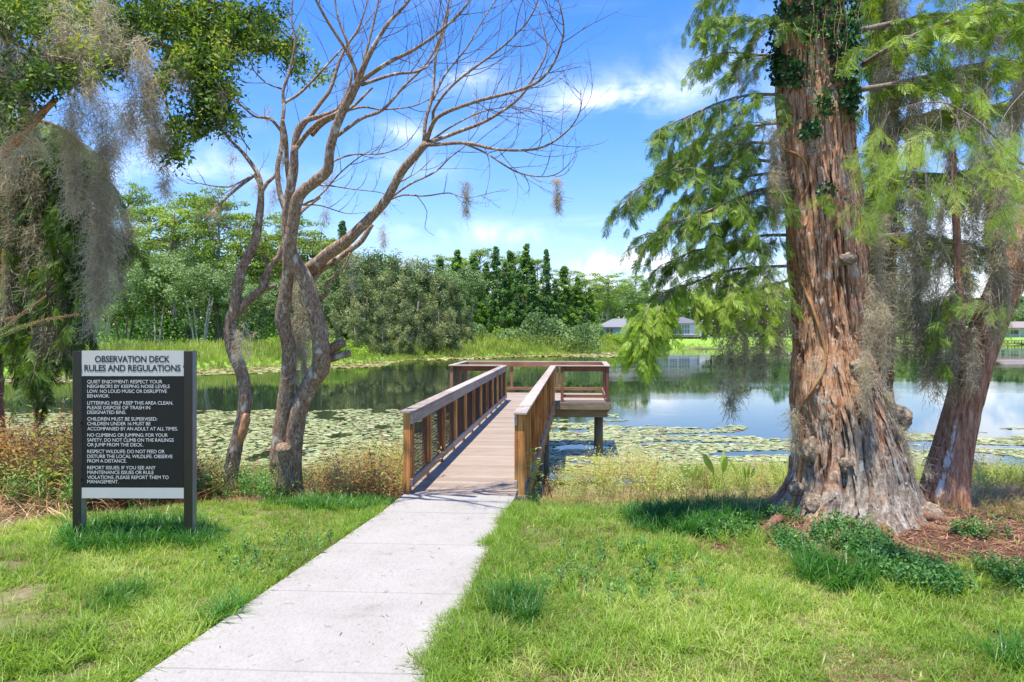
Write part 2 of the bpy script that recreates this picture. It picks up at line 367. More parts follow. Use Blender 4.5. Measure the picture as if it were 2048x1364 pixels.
# ------------------------------------------------------------------ the setting: terrain, lake, path
WZ = -1.7
LAKE = np.array([(-45, 19.5), (-12, 19.0), (-3, 18.6), (1.4, 18.2), (5, 19), (12, 18.6), (22, 18), (40, 19), (110, 14), (230, 30), (280, 120), (230, 205), (146, 211), (97, 197), (57, 160), (34, 158),
                 (29, 150), (23, 150), (20, 138), (13, 126), (6, 119), (-2, 114), (-8, 108), (-13, 103), (-16, 94), (-19, 88), (-24, 82), (-30, 75), (-35, 67), (-41, 58), (-56, 46), (-62, 30)], float)
def sdf(P):
    d = np.full(len(P), 1e9); ins = np.zeros(len(P), bool)
    for i in range(len(LAKE)):
        a, b = LAKE[i], LAKE[(i + 1) % len(LAKE)]; e = b - a
        t = np.clip(((P - a) @ e) / (e @ e), 0, 1); d = np.minimum(d, np.linalg.norm(P - a - t[:, None] * e, axis=1))
        c = (a[1] > P[:, 1]) != (b[1] > P[:, 1])
        xi = a[0] + (P[:, 1] - a[1]) / (e[1] if e[1] else 1e-9) * e[0]; ins ^= c & (P[:, 0] < xi)
    return np.where(ins, -d, d)
CY = np.array([3.74, 8.45])                        # foot of the great cypress
def gz(x, y):
    x = np.atleast_1d(np.asarray(x, float)); y = np.atleast_1d(np.asarray(y, float)); P = np.stack([x, y], 1)
    s = sdf(P); far = y > 40
    up = np.clip(s / 9.7, 0, 1)
    near = WZ - 0.03 + (0.03 - WZ) * np.where(up < 1, up ** 0.8, 1)
    fz = WZ - 0.03 + 1.85 * np.clip(s / 16, 0, 1) ** 0.7 + np.clip((s - 30) / 300, 0, 1) * 1.5
    z = np.where(far, fz, near); z = np.where(s < 0, WZ - 0.03 - np.minimum(1.4, -s * 0.14), z)
    r = np.hypot((x - CY[0]) / 1.7, (y - CY[1] + 0.2) / 1.35); z = z + 0.13 * np.exp(-r ** 2 * 1.1) * (s > 0)
    n = fbm(np.stack([x * 1.3, y * 1.3, x * 0], 1), 3, 5) - 0.5
    z = z + n * 0.05 * (s > 0) * np.clip((np.hypot(x, y) - 1) / 4, 0, 1)
    # keep the ground just under the concrete
    onp = (x > PL(y) - 0.15) & (x < PR(y) + 0.15) & (y < 9.7)
    return np.where(onp, np.minimum(z, -0.02), z)
def PL(y): return -2.24 + 0.179 * (np.asarray(y, float) - 4.44)
def PR(y): return -0.50 + 0.100 * (np.asarray(y, float) - 4.44)
def mulch(x, y):
    e = np.hypot((x - 4.25) / 2.55, (y - 7.55 + 0.16 * (x - 4.5)) / 1.3)
    return np.clip((1.15 - e + (fbm(np.stack([x * 2, y * 2, x * 0], 1), 3, 9) - .5) * 0.9) * 3, 0, 1)
rr = np.concatenate([[0.3], np.exp(np.linspace(math.log(0.6), math.log(1400), 300))]); na = 480
th = np.linspace(0, 2 * np.pi, na, endpoint=False)
X = (rr[:, None] * np.sin(th)).ravel(); Y = (rr[:, None] * np.cos(th)).ravel()
Z = gz(X, Y)
i = np.arange(len(rr) - 1)[:, None] * na; j = np.arange(na)[None]; jn = (j + 1) % na
F = np.stack([i + j, i + jn, i + na + jn, i + na + j], -1).reshape(-1, 4)[:, ::-1]
m_ground, t, o = M('soil_and_turf')
v = mapped(t, (1, 1, 1))
n1 = N(t, 'TexNoise', Scale=1.6, Detail=8.0, Roughness=0.7); L(t, v, n1.inputs['Vector'])
n2 = N(t, 'TexNoise', Scale=30.0, Detail=6.0, Roughness=0.75); L(t, v, n2.inputs['Vector'])
soil = ramp(t, n2.outputs[0], [(0.3, (0.10, 0.065, 0.035)), (0.5, (0.22, 0.16, 0.09)), (0.7, (0.36, 0.28, 0.19))])
turf = ramp(t, n1.outputs[0], [(0.3, (0.10, 0.15, 0.04)), (0.55, (0.20, 0.21, 0.08)), (0.68, (0.36, 0.29, 0.20))])
base = mixc(t, 0.5, soil, turf)
mul = ramp(t, n2.outputs[0], [(0.3, (0.035, 0.02, 0.014)), (0.5, (0.10, 0.055, 0.036)), (0.7, (0.24, 0.13, 0.08))])
am = N(t, 'Attribute', attribute_name='mulch'); af = N(t, 'Attribute', attribute_name='far'); aw = N(t, 'Attribute', attribute_name='wet')
lawn = ramp(t, n1.outputs[0], [(0.3, (0.16, 0.28, 0.04)), (0.6, (0.26, 0.40, 0.06)), (0.75, (0.40, 0.40, 0.16))])
c = mixc(t, am.outputs['Fac'], base, mul); c = mixc(t, af.outputs['Fac'], c, lawn); c = mixc(t, aw.outputs['Fac'], c, (0.035, 0.03, 0.02))
p = N(t, 'BsdfPrincipled', Roughness=0.95); p.inputs['Specular IOR Level'].default_value = 0.1; L(t, c, p.inputs['Base Color'])
b = N(t, 'Bump'); b.inputs['Strength'].default_value = 0.8; b.inputs['Distance'].default_value = 0.03; L(t, n2.outputs[0], b.inputs['Height']); L(t, b.outputs[0], p.inputs['Normal'])
L(t, p.outputs[0], o.inputs[0])
sd = sdf(np.stack([X, Y], 1))
g = np_mesh('ground', np.stack([X, Y, Z], 1), F, m_ground, smooth=True,
            attrs={'mulch': mulch(X, Y) * (sd > 2), 'far': ((Y > 45) & (sd > 0)).astype(float), 'wet': np.clip(-sd * 2, 0, 1)})
tag(g, kind='structure')

m_water, t, o = M('lake_water')
p = N(t, 'BsdfPrincipled', Roughness=0.02); p.inputs['Base Color'].default_value = (0.018, 0.026, 0.016, 1); p.inputs['IOR'].default_value = 1.33
v = mapped(t, (1.0, 2.4, 1))
n1 = N(t, 'TexNoise', Scale=1.1, Detail=4.0, Roughness=0.6); L(t, v, n1.inputs['Vector'])
n2 = N(t, 'TexNoise', Scale=0.05, Detail=2.0); L(t, mapped(t, (0.5, 2.2, 1)), n2.inputs['Vector'])
f = N(t, 'MapRange'); f.inputs['From Min'].default_value = 0.47; f.inputs['From Max'].default_value = 0.66; f.inputs['To Min'].default_value = 0.015; f.inputs['To Max'].default_value = 0.16; L(t, n2.outputs[0], f.inputs[0])
b = N(t, 'Bump'); b.inputs['Distance'].default_value = 0.05; L(t, f.outputs[0], b.inputs['Strength']); L(t, n1.outputs[0], b.inputs['Height']); L(t, b.outputs[0], p.inputs['Normal'])
L(t, p.outputs[0], o.inputs[0])
ys = np.concatenate([[17.2, 17.8, 18.4], np.linspace(19, 240, 60)]); xs = np.linspace(-75, 300, 80)
gx, gy = np.meshgrid(xs, ys); nx = len(xs)
i = np.arange(len(ys) - 1)[:, None] * nx; j = np.arange(nx - 1)[None]
F = np.stack([i + j, i + j + 1, i + nx + j + 1, i + nx + j], -1).reshape(-1, 4)
V = np.stack([gx.ravel(), gy.ravel(), np.full(gx.size, WZ)], 1)
w = np_mesh('lake', V, F, m_water); tag(w, kind='structure')

m_conc, t, o = M('pale_concrete')
v = mapped(t, (1, 1, 1))
n1 = N(t, 'TexNoise', Scale=1.3, Detail=8.0, Roughness=0.7); L(t, v, n1.inputs['Vector'])
n2 = N(t, 'TexNoise', Scale=60.0, Detail=5.0, Roughness=0.8); L(t, mapped(t, (1, .35, 1)), n2.inputs['Vector'])
c = ramp(t, n1.outputs[0], [(0.28, (0.26, 0.235, 0.20)), (0.42, (0.325, 0.30, 0.265)), (0.62, (0.355, 0.33, 0.295)), (0.8, (0.30, 0.27, 0.235))])
c2 = ramp(t, n2.outputs[0], [(0.3, (0.78, 0.77, 0.76)), (0.55, (1, 1, 1))])
n3 = N(t, 'TexNoise', Scale=9.0, Detail=3.0, Roughness=0.9); L(t, v, n3.inputs['Vector'])
c3 = ramp(t, n3.outputs[0], [(0.28, (0.55, 0.5, 0.45)), (0.36, (1, 1, 1))])
c = mixc(t, 1.0, mixc(t, 1.0, c, c2, 'MULTIPLY'), c3, 'MULTIPLY')
p = N(t, 'BsdfPrincipled', Roughness=0.85); p.inputs['Specular IOR Level'].default_value = 0.25; L(t, c, p.inputs['Base Color'])
b = N(t, 'Bump'); b.inputs['Strength'].default_value = 0.25; b.inputs['Distance'].default_value = 0.005; L(t, n2.outputs[0], b.inputs['Height']); L(t, b.outputs[0], p.inputs['Normal'])
L(t, p.outputs[0], o.inputs[0])
mb = MB(); JY = [-2.6, -1.0, 0.5, 1.9, 3.26, 4.62, 6.0, 7.34, 8.6, 9.52]
for k in range(len(JY) - 1):
    y0, y1 = JY[k] + 0.005, JY[k + 1] - 0.005
    def q(y, s): # slight skew of the joints
        return y - (0.10 if s else 0.0) * (y < 9.4)
    l0, l1, r0, r1 = PL(y0), PL(y1), PR(y0), PR(y1)
    if k == len(JY) - 2: l1 = -1.37; r1 = 0.05
    P = [(l0, y0, 0), (r0, q(y0, 1), 0), (r1, q(y1, 1), 0), (l1, y1, 0)]
    if k == len(JY) - 2: P = [(l0, y0, 0), (r0, q(y0, 1), 0), (r1, 9.44, 0), (-1.37, 9.54, 0)]
    P = np.array(P, float); c0 = P.mean(0); top = c0 + (P - c0) * [0.997, 0.992, 1] + [0, 0, 0.028]; mid = P + [0, 0, 0.021]; lo = P - [0, 0, 0.12]
    V = np.vstack([lo, mid, top]); Fq = [(8, 9, 10, 11)] + [(a + s * 4, (a + 1) % 4 + s * 4, (a + 1) % 4 + 4 + s * 4, a + 4 + s * 4) for s in (0, 1) for a in range(4)]
    mb.add(V, Fq)
pth = mb.build('path', m_conc); tag(pth, kind='structure')

# ------------------------------------------------------------------ boardwalk and observation deck
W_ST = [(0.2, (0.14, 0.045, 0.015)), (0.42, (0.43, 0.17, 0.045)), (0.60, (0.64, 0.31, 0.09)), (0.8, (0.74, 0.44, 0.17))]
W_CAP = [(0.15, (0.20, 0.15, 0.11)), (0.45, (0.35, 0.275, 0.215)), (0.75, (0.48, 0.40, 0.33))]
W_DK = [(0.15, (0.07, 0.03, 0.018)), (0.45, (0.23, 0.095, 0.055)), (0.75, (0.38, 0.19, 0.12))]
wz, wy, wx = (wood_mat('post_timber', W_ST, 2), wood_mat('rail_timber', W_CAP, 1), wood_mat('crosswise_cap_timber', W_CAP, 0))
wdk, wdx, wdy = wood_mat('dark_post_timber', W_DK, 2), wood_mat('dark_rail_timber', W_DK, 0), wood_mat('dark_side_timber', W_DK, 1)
m_floor = wood_mat('composite_deck_boards', [(0.1, (0.21, 0.155, 0.11)), (0.5, (0.31, 0.24, 0.18)), (0.9, (0.38, 0.31, 0.245))], 0, 0.7, 0.15)
m_beam = wood_mat('weathered_beam', [(0.15, (0.09, 0.065, 0.045)), (0.5, (0.22, 0.165, 0.11)), (0.85, (0.36, 0.29, 0.21))], 0)
m_pile = wood_mat('pile_timber', [(0.15, (0.05, 0.04, 0.028)), (0.5, (0.14, 0.115, 0.075)), (0.85, (0.26, 0.22, 0.15))], 2)
m_wire = plain_mat('dark_wire', (0.045, 0.03, 0.024), 0.6)
m_bolt = plain_mat('galvanised_bolt', (0.55, 0.55, 0.53), 0.4, metal=0.9)
DA = math.atan(0.0873)
deck = thing('observation_deck', 'brown timber boardwalk leading to a railed deck over the lily-covered lake', 'boardwalk', (-0.624, 9.6, 0.0), -DA)
mb = MB(); y = 0.0
while y < 16.0:                                    # boards laid crosswise, 5 mm gaps
    wide = y > 12.95; hx = 2.42 if wide else 0.80
    mb.box(-hx, hx, y, y + 0.138, -0.028, 0.002, rng.random()); y += 0.143
mb.build('floor', m_floor, deck)
mb = MB()
for sx in (-1, 1):
    for (a, b_) in ((0.0, 13.0),): mb.box(sx * 0.76 - 0.02, sx * 0.76 + 0.02, a, b_, -0.27, -0.031, rng.random())
    mb.box(sx * 0.3 - 0.02, sx * 0.3 + 0.02, 0.02, 13.0, -0.27, -0.031, rng.random())
mb.build('joist', wdy, deck)
for nm, (x0, x1, y0, y1, z0, z1) in (('rim_board', (-2.42, 2.42, 12.90, 12.945, -0.24, -0.031)), ('rim_board', (-2.42, 2.42, 16.02, 16.06, -0.24, -0.031)),
                                     ('cross_beam', (-2.36, 2.36, 13.20, 13.34, -0.50, -0.25)), ('cross_beam', (-2.36, 2.36, 15.55, 15.69, -0.50, -0.25))):
    MB().box(x0, x1, y0, y1, z0, z1, 0.5, 0.006).build(nm, m_beam, deck)
for sx in (-1, 1): MB().box(sx * 2.44 - 0.02, sx * 2.44 + 0.02, 12.95, 16.015, -0.24, -0.031, 0.5).build('rim_board', m_beam, deck)
for (x, y) in ((-0.62, 3.4), (0.62, 3.4), (-0.62, 6.6), (0.62, 6.6), (-0.62, 9.9), (0.62, 9.9), (-2.12, 13.45), (2.12, 13.45), (0, 13.45), (-2.12, 15.75), (2.12, 15.75), (0, 15.75)):
    MB().tube([(x, y, -3.4), (x, y, -1.2), (x + .005, y, -0.251 if y < 12 else -0.501)], [.115, .11, .105], 14, .5, .03).build('support_pile', m_pile, deck, True)
def wire(mbx, ax, x0, a0, a1, z0, z1, step=0.1, r=0.0022):
    """welded mesh in a plane: ax 1 runs along y at x=x0, ax 0 runs along x at y=x0"""
    n = int((a1 - a0) / step); 
    for k in range(1, n + 1):
        a = a0 + k * (a1 - a0) / (n + 1)
        if ax: mbx.box(x0 - r, x0 + r, a - r, a + r, z0, z1)
        else: mbx.box(a - r, a + r, x0 - r, x0 + r, z0, z1)
    nz = int((z1 - z0) / step)
    for k in range(1, nz + 1):
        z = z0 + k * (z1 - z0) / (nz + 1)
        if ax: mbx.box(x0 - 2.2 * r, x0 - 1.1 * r, a0, a1, z - r, z + r)
        else: mbx.box(a0, a1, x0 - 2.2 * r, x0 - 1.1 * r, z - r, z + r)
NP = 12; ysp = [0.06 + k * (12.84 - 0.06) / (NP - 1) for k in range(NP)]
for sx in (-1, 1):
    for k, y in enumerate(ysp):
        a = rng.random(); xo = sx * 0.74
        po = MB().box(xo - 0.045, xo + 0.045, y - 0.045, y + 0.045, -0.40 if k else -0.12, 1.034, a, 0.004).build('post', wz, deck)
        xi = sx * 0.675
        MB().box(xi - 0.018, xi + 0.018, y - 0.044, y + 0.044, 0.20, 0.895, rng.random(), 0.003).build('batten', wz, po)
        if k < NP - 1: pass
    xf = sx * 0.675
    n = 4
    for q in range(n):                             # cap and side boards in butted lengths
        a0 = -0.03 + q * 13.0 / n; a1 = a0 + 13.0 / n - 0.004
        MB().box(sx * 0.735 - 0.085, sx * 0.735 + 0.085, a0, a1, 1.038, 1.074, rng.random(), 0.006).build('cap_rail', wy, deck)
        MB().box(xf - 0.0185, xf + 0.0185, max(a0, 0.0), a1, 0.90, 1.035, rng.random(), 0.004).build('top_rail', wy, deck)
        MB().box(xf - 0.019, xf + 0.019, max(a0, -0.005), a1, 0.095, 0.196, rng.random(), 0.004).build('bottom_rail', wy, deck)
    mb = MB()
    for k in range(NP - 1): wire(mb, 1, sx * 0.70, ysp[k] + 0.046, ysp[k + 1] - 0.046, 0.14, 0.98, 0.05, 0.003)
    mb.build('wire_mesh', m_wire, deck)
# platform railings
def rail_run(ax, c, stops, inner, postm, railm, capm, ends=(0, 0)):
    a0, a1 = min(stops), max(stops)
    def bx(u0, u1, v0, v1, z0, z1, a, bev=0.004):
        return MB().box(*( (u0, u1, v0, v1) if ax == 0 else (v0, v1, u0, u1) ), z0, z1, a, bev)
    for s_ in stops:
        bx(s_ - 0.045, s_ + 0.045, c - 0.045, c + 0.045, -0.30, 1.034, rng.random()).build('post', postm, deck)
    bx(a0 - 0.05 + ends[0], a1 + 0.05 + ends[1], c - 0.085, c + 0.085, 1.038, 1.074, rng.random(), 0.006).build('cap_rail', capm, deck)
    v = c + inner * 0.066
    bx(a0 - 0.04, a1 + 0.04, v - 0.019, v + 0.019, 0.89, 1.035, rng.random()).build('top_rail', railm, deck)
    bx(a0 - 0.04, a1 + 0.04, v - 0.019, v + 0.019, 0.10, 0.195, rng.random()).build('bottom_rail', railm, deck)
    mb = MB(); st = sorted(stops)
    for k in range(len(st) - 1): wire(mb, 1 - ax, c + inner * 0.01, st[k] + 0.046, st[k + 1] - 0.046, 0.15, 0.98, 0.075, 0.0032)
    mb.build('wire_mesh', m_wire, deck)
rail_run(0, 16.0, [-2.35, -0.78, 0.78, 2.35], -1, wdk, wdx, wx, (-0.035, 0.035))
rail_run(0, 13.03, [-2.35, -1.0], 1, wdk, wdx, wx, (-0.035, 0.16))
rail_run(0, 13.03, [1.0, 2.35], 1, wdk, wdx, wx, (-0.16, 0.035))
rail_run(1, -2.35, [14.5], 1, wdk, wdy, wy, (-1.30, 1.36)) if False else None
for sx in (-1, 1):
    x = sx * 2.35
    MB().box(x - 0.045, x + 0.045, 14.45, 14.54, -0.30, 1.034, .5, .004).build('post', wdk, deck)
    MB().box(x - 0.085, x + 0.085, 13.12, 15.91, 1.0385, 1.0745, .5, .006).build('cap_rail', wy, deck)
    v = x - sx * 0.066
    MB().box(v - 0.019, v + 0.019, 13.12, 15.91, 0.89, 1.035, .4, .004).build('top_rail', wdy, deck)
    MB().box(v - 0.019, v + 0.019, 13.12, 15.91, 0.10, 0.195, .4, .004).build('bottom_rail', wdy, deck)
    mb = MB(); wire(mb, 1, x - sx * 0.01, 13.08, 14.44, 0.15, 0.98, 0.075, 0.0032); wire(mb, 1, x - sx * 0.01, 14.55, 15.95, 0.15, 0.98, 0.075, 0.0032); mb.build('wire_mesh', m_wire, deck)
mb = MB()
for x in (-2.35, 2.35, -1.0, 1.0):
    for z in (-0.09, -0.2): mb.tube([(x, 12.978, z), (x, 12.965, z)], 0.014, 8)
mb.build('bolt', m_bolt, deck)

# ------------------------------------------------------------------ the rules sign
m_black = plain_mat('black_metal', (0.012, 0.013, 0.012), 0.28, 0.3, 3, spec=0.6)
m_blackp = plain_mat('black_panel', (0.011, 0.012, 0.010), 0.5, 0.2, 2, spec=0.3)
m_silver = plain_mat('silver_grey_panel', (0.50, 0.50, 0.44), 0.9, 0.04, 3, spec=.08)
m_side = plain_mat('painted_sky_sheen', (0.30, 0.30, 0.34), 0.35, 0.2, 6, metal=0.6)  # bluish grey that holds the sky's reflection on the post sides as colour
m_ltext = plain_mat('pale_lettering', (0.60, 0.60, 0.55), 0.6); m_dtext = plain_mat('dark_lettering', (0.02, 0.022, 0.02), 0.4)
SD = 7.45; PXM = FPX / SD
def sx_(px): return (px - 1024) / FPX * SD
def sz_(py): return CAMZ - (py - HOR) / FPX * SD
sx0, sx1 = sx_(163), sx_(368)
sign = thing('notice_board', 'black and grey observation deck rules sign on two black posts in the grass', 'sign', ((sx0 + sx1) / 2, SD, 0), R(-0.6))
cxs = (sx0 + sx1) / 2; hw = (sx1 - sx0) / 2
pw = 0.085
for s in (-1, 1):
    x0 = -hw - pw - 0.004 if s < 0 else hw + 0.004
    po = MB().box(x0, x0 + pw, -0.01, 0.095, -0.4, sz_(702), 0.5, 0.003).build('post', m_black, sign)
    MB().box(x0 + pw - 0.001, x0 + pw + 0.0022, -0.004, 0.089, -0.3, sz_(703), 0.5).build('sky_sheen_plate', m_side, po)  # thin added plate painting the sky's sheen onto the black post's side
    mb = MB()
    for py in (733, 846, 960): mb.box(*( (x0 + pw, x0 + pw + 0.0035) if s < 0 else (x0 - 0.0035, x0) ), -0.014, 0.02, sz_(py) - .012, sz_(py) + .012)
    mb.build('clip', m_black, sign)
MB().box(-hw, hw, 0.0, 0.03, sz_(975), sz_(752.5), 0.5).build('text_panel', m_blackp, sign)
hp = MB().box(-hw, hw, -0.001, 0.029, sz_(752), sz_(701.5), 0.5).build('header_panel', m_silver, sign)
MB().box(-hw, hw, -0.001, 0.029, sz_(996.5), sz_(975.5), 0.5).build('foot_panel', m_silver, sign)
def text_line(s, xl, xr, yt, yb, bold):
    """xl..xr, yt..yb: extent of the capitals in photograph pixels; gives vertices, faces in sign space"""
    cu = bpy.data.curves.new('t', 'FONT'); cu.body = s; cu.size = 1.0; cu.offset = 0.02 if bold else 0.0; cu.resolution_u = 3
    cu.space_character = 0.95
    to = bpy.data.objects.new('t', cu); SC.collection.objects.link(to); bpy.context.view_layer.update()
    me = bpy.data.meshes.new_from_object(to.evaluated_get(bpy.context.evaluated_depsgraph_get()))
    v = np.zeros(len(me.vertices) * 3); me.vertices.foreach_get('co', v); v = v.reshape(-1, 3)
    me.calc_loop_triangles(); f = np.zeros(len(me.loop_triangles) * 3, int); me.loop_triangles.foreach_get('vertices', f); f = f.reshape(-1, 3)
    x0, x1 = v[:, 0].min(), v[:, 0].max()
    # cap height measured on a flat letter
    H = 0.729 if CAPH is None else CAPH
    V = np.empty_like(v); V[:, 0] = (sx_(xl) - cxs) + (v[:, 0] - x0) / (x1 - x0) * (xr - xl) / PXM
    V[:, 2] = sz_(yb) + v[:, 1] / H * (yb - yt) / PXM; V[:, 1] = -0.004
    bpy.data.objects.remove(to); bpy.data.curves.remove(cu); bpy.data.meshes.remove(me)
    return V, f
CAPH = None
cu = bpy.data.curves.new('t', 'FONT'); cu.body = 'H'; cu.size = 1.0; to = bpy.data.objects.new('t', cu); SC.collection.objects.link(to); bpy.context.view_layer.update()
CAPH = to.dimensions[1]; bpy.data.objects.remove(to); bpy.data.curves.remove(cu)
def cr(x, y): return 80 + x / 2.965, 660 + y / 2.965
HEAD = [('OBSERVATION DECK', 325, 772, 154, 190), ('RULES AND REGULATIONS', 262, 836, 207, 243)]
PAR = [[('QUIET ENJOYMENT: RESPECT YOUR', 727, 296, 316), ('NEIGHBORS BY KEEPING NOISE LEVELS', 771, 324, 344), ('LOW. NO LOUD MUSIC OR DISRUPTIVE', 754, 353, 373), ('BEHAVIOR.', 412, 381, 401)],
       [('LITTERING: HELP KEEP THIS AREA CLEAN.', 791, 422, 442), ('PLEASE DISPOSE OF TRASH IN', 655, 450, 470), ('DESIGNATED BINS.', 511, 478, 498)],
       [('CHILDREN MUST BE SUPERVISED:', 697, 517, 537), ('CHILDREN UNDER 16 MUST BE', 657, 545, 565), ('ACCOMPANIED BY AN ADULT AT ALL TIMES.', 819, 575, 595)],
       [('NO CLIMBING OR JUMPING: FOR YOUR', 760, 613, 633), ('SAFETY, DO NOT CLIMB ON THE RAILINGS', 795, 642, 662), ('OR JUMP FROM THE DECK.', 613, 670, 690)],
       [('RESPECT WILDLIFE: DO NOT FEED OR', 741, 710, 730), ('DISTURB THE LOCAL WILDLIFE. OBSERVE', 788, 739, 759), ('FROM A DISTANCE.', 514, 766, 786)],
       [('REPORT ISSUES: IF YOU SEE ANY', 687, 806, 826), ('MAINTENANCE ISSUES OR RULE', 676, 834, 854), ('VIOLATIONS, PLEASE REPORT THEM TO', 765, 863, 883), ('MANAGEMENT.', 466, 889, 909)]]
mb = MB()
for s, x0, x1, y0, y1 in HEAD:
    (a, b_), (c_, d_) = cr(x0, y0), cr(x1, y1); V, f = text_line(s, a, c_, b_, d_, True); mb.add(V, f)
mb.build('heading', m_dtext, sign)
for par in PAR:
    mb = MB()
    for s, x1, y0, y1 in par:
        (a, b_), (c_, d_) = cr(280, y0), cr(x1, y1); V, f = text_line(s, a, c_, b_, d_, False); mb.add(V, f)
    mb.build('lettering', m_ltext, sign)
# ------------------------------------------------------------------ small shapes that foliage, grass and moss are made of
def blade_tuft(n, h, wdt, lean, curl, spread, seed):
    g = np.random.default_rng(seed); V, F, J = [], [], []; k = 0
    for _ in range(n):
        a = g.uniform(0, 2 * np.pi); r = spread * math.sqrt(g.random()); base = np.array([r * math.cos(a), r * math.sin(a), -0.01])
        b = g.uniform(0, 2 * np.pi); dr = np.array([math.cos(b), math.sin(b), 0]); sd = np.array([-dr[1], dr[0], 0])
        hh = h * g.uniform(.55, 1.15); ln = lean * g.uniform(.3, 1.4); cu_ = curl * g.uniform(.2, 1.3); w_ = wdt * g.uniform(.7, 1.2); j = g.random()
        for i, t in enumerate((0, .38, .72, 1.0)):
            ang = ln + cu_ * t
            p = base + dr * hh * t * math.sin(ang) + np.array([0, 0, 1]) * hh * t * math.cos(ang)
            ww = w_ * (0.8, 1, .65, .08)[i] / 2
            V += [p - sd * ww, p + sd * ww]; J += [j, j]
        for i in range(3): F.append((k + 2 * i, k + 2 * i + 1, k + 2 * i + 3, k + 2 * i + 2))
        k += 8
    return np.array(V), np.array(F), np.array(J)
def leaf_twig(n, ll, lw, length, seed, fold=0.25, droop=0.3):
    """a twig along +z carrying n folded leaves"""
    g = np.random.default_rng(seed); V, F, J = [], [], []; k = 0
    for i in range(n):
        t = (i + .5) / n; az = i * 2.4 + g.uniform(-.5, .5); o_ = np.array([0, 0, length * t])
        d = norm(np.array([math.cos(az), math.sin(az), g.uniform(-droop, .9)])); s_ = norm(np.cross(d, [0, 0, 1])); u = np.cross(s_, d)
        l_ = ll * g.uniform(.7, 1.2); w_ = lw * l_ / ll / 2; q = o_ + d * ll * .15; j = g.random()
        mid = q + d * l_ * .45
        V += [q, mid + s_ * w_ + u * w_ * fold, q + d * l_, mid - s_ * w_ + u * w_ * fold, mid]; J += [j] * 5
        F += [(k, k + 1, k + 2, k + 4), (k, k + 4, k + 2, k + 3)]; k += 5
    return np.array(V), np.array(F), np.array(J)
def frond(L_, nside, side_len, wdt, seed, teeth=0):
    """feathery cypress spray: rachis on +z with side strips (with teeth: separate leaflets)"""
    g = np.random.default_rng(seed); V, F, J = [], [], []; k = 0
    def strip(p0, d, ln, w_, nrm_, j, sag=0.25):
        nonlocal k
        s_ = norm(np.cross(d, nrm_)); pts = []
        for t in (0, .5, 1.0): pts.append(p0 + d * ln * t + np.array([0, 0, 1.0]) * sag * ln * t * t)
        for p_, ww in zip(pts, (.55, 1, .25)): V.extend([p_ - s_ * w_ * ww / 2, p_ + s_ * w_ * ww / 2]); J.extend([j, j])
        F.extend([(k, k + 1, k + 3, k + 2), (k + 2, k + 3, k + 5, k + 4)]); k += 6
    def leaflets(p0, d, ln, nrm_, j, nt_, ll, lw):
        nonlocal k
        s_ = norm(np.cross(d, nrm_))
        for i in range(nt_):
            t = (i + .3) / nt_; p_ = p0 + d * ln * t + np.array([0, 0, 1.0]) * .2 * ln * t * t
            for sg in (-1, 1):
                dd = norm(s_ * sg * .85 + d * .65 + nrm_ * g.uniform(-.25, .25)); l2 = ll * (1 - .5 * t); w2 = np.cross(dd, nrm_) * lw / 2
                V.extend([p_, p_ + dd * l2 * .5 + w2, p_ + dd * l2, p_ + dd * l2 * .5 - w2]); J.extend([j] * 4); F.append((k, k + 1, k + 2, k + 3)); k += 4
    for i in range(nside * 2):
        t = .05 + .95 * i / (nside * 2); sg = 1 if i % 2 else -1
        p0 = np.array([0, 0, L_ * t]); a = g.uniform(.55, .95); roll = g.uniform(-.5, .5)
        d = norm(np.array([sg * math.sin(a), math.sin(roll) * .5, math.cos(a)])); j = g.random()
        ln = side_len * (1 - .55 * t) * g.uniform(.75, 1.15); nn = norm(np.array([g.uniform(-.3, .3), 1, g.uniform(-.3, .3)]))
        if teeth: leaflets(p0, d, ln, nn, j, teeth, wdt * 1.2, wdt * .28)
        else: strip(p0, d, ln, wdt, nn, j)
    return np.array(V), np.array(F), np.array(J)
def moss_tuft(nth, length, rad, wdt, seed, seg=6, curl=.45):
    """a tangle of curly threads falling along -z"""
    g = np.random.default_rng(seed); V, F, J = [], [], []; k = 0
    for _ in range(nth):
        p_ = np.array([g.normal(0, rad * .5), g.normal(0, rad * .5), g.uniform(-.3, 0.1) * length]); d = norm(g.normal(0, .6, 3) + [0, 0, -1]); j = g.random()
        ln = length * g.uniform(.4, 1) / seg
        for i in range(seg + 1):
            s_ = norm(np.cross(d, g.normal(0, 1, 3))) * wdt * (1 - .6 * i / seg) / 2
            V += [p_ - s_, p_ + s_]; J += [j, j]
            d = norm(d + g.normal(0, curl, 3) + np.array([0, 0, -.22])); p_ = p_ + d * ln
        for i in range(seg): F.append((k + 2 * i, k + 2 * i + 1, k + 2 * i + 3, k + 2 * i + 2))
        k += 2 * seg + 2
    return np.array(V), np.array(F), np.array(J)
MOSS_N = [moss_tuft(12, .42, .045, .0062, s, 9, .55) for s in range(5)]      # near: curly
MOSS_F = [moss_tuft(11, .34, .05, .0075, s + 20, 5, .6) for s in range(4)]
FROND = [frond(.30, 12, .16, .0135, s) for s in range(5)]
FROND_D = [frond(.26, 8, .13, .016, s + 9, 8) for s in range(4)]
OAKT = [leaf_twig(9, .058, .024, .14, s) for s in range(5)]

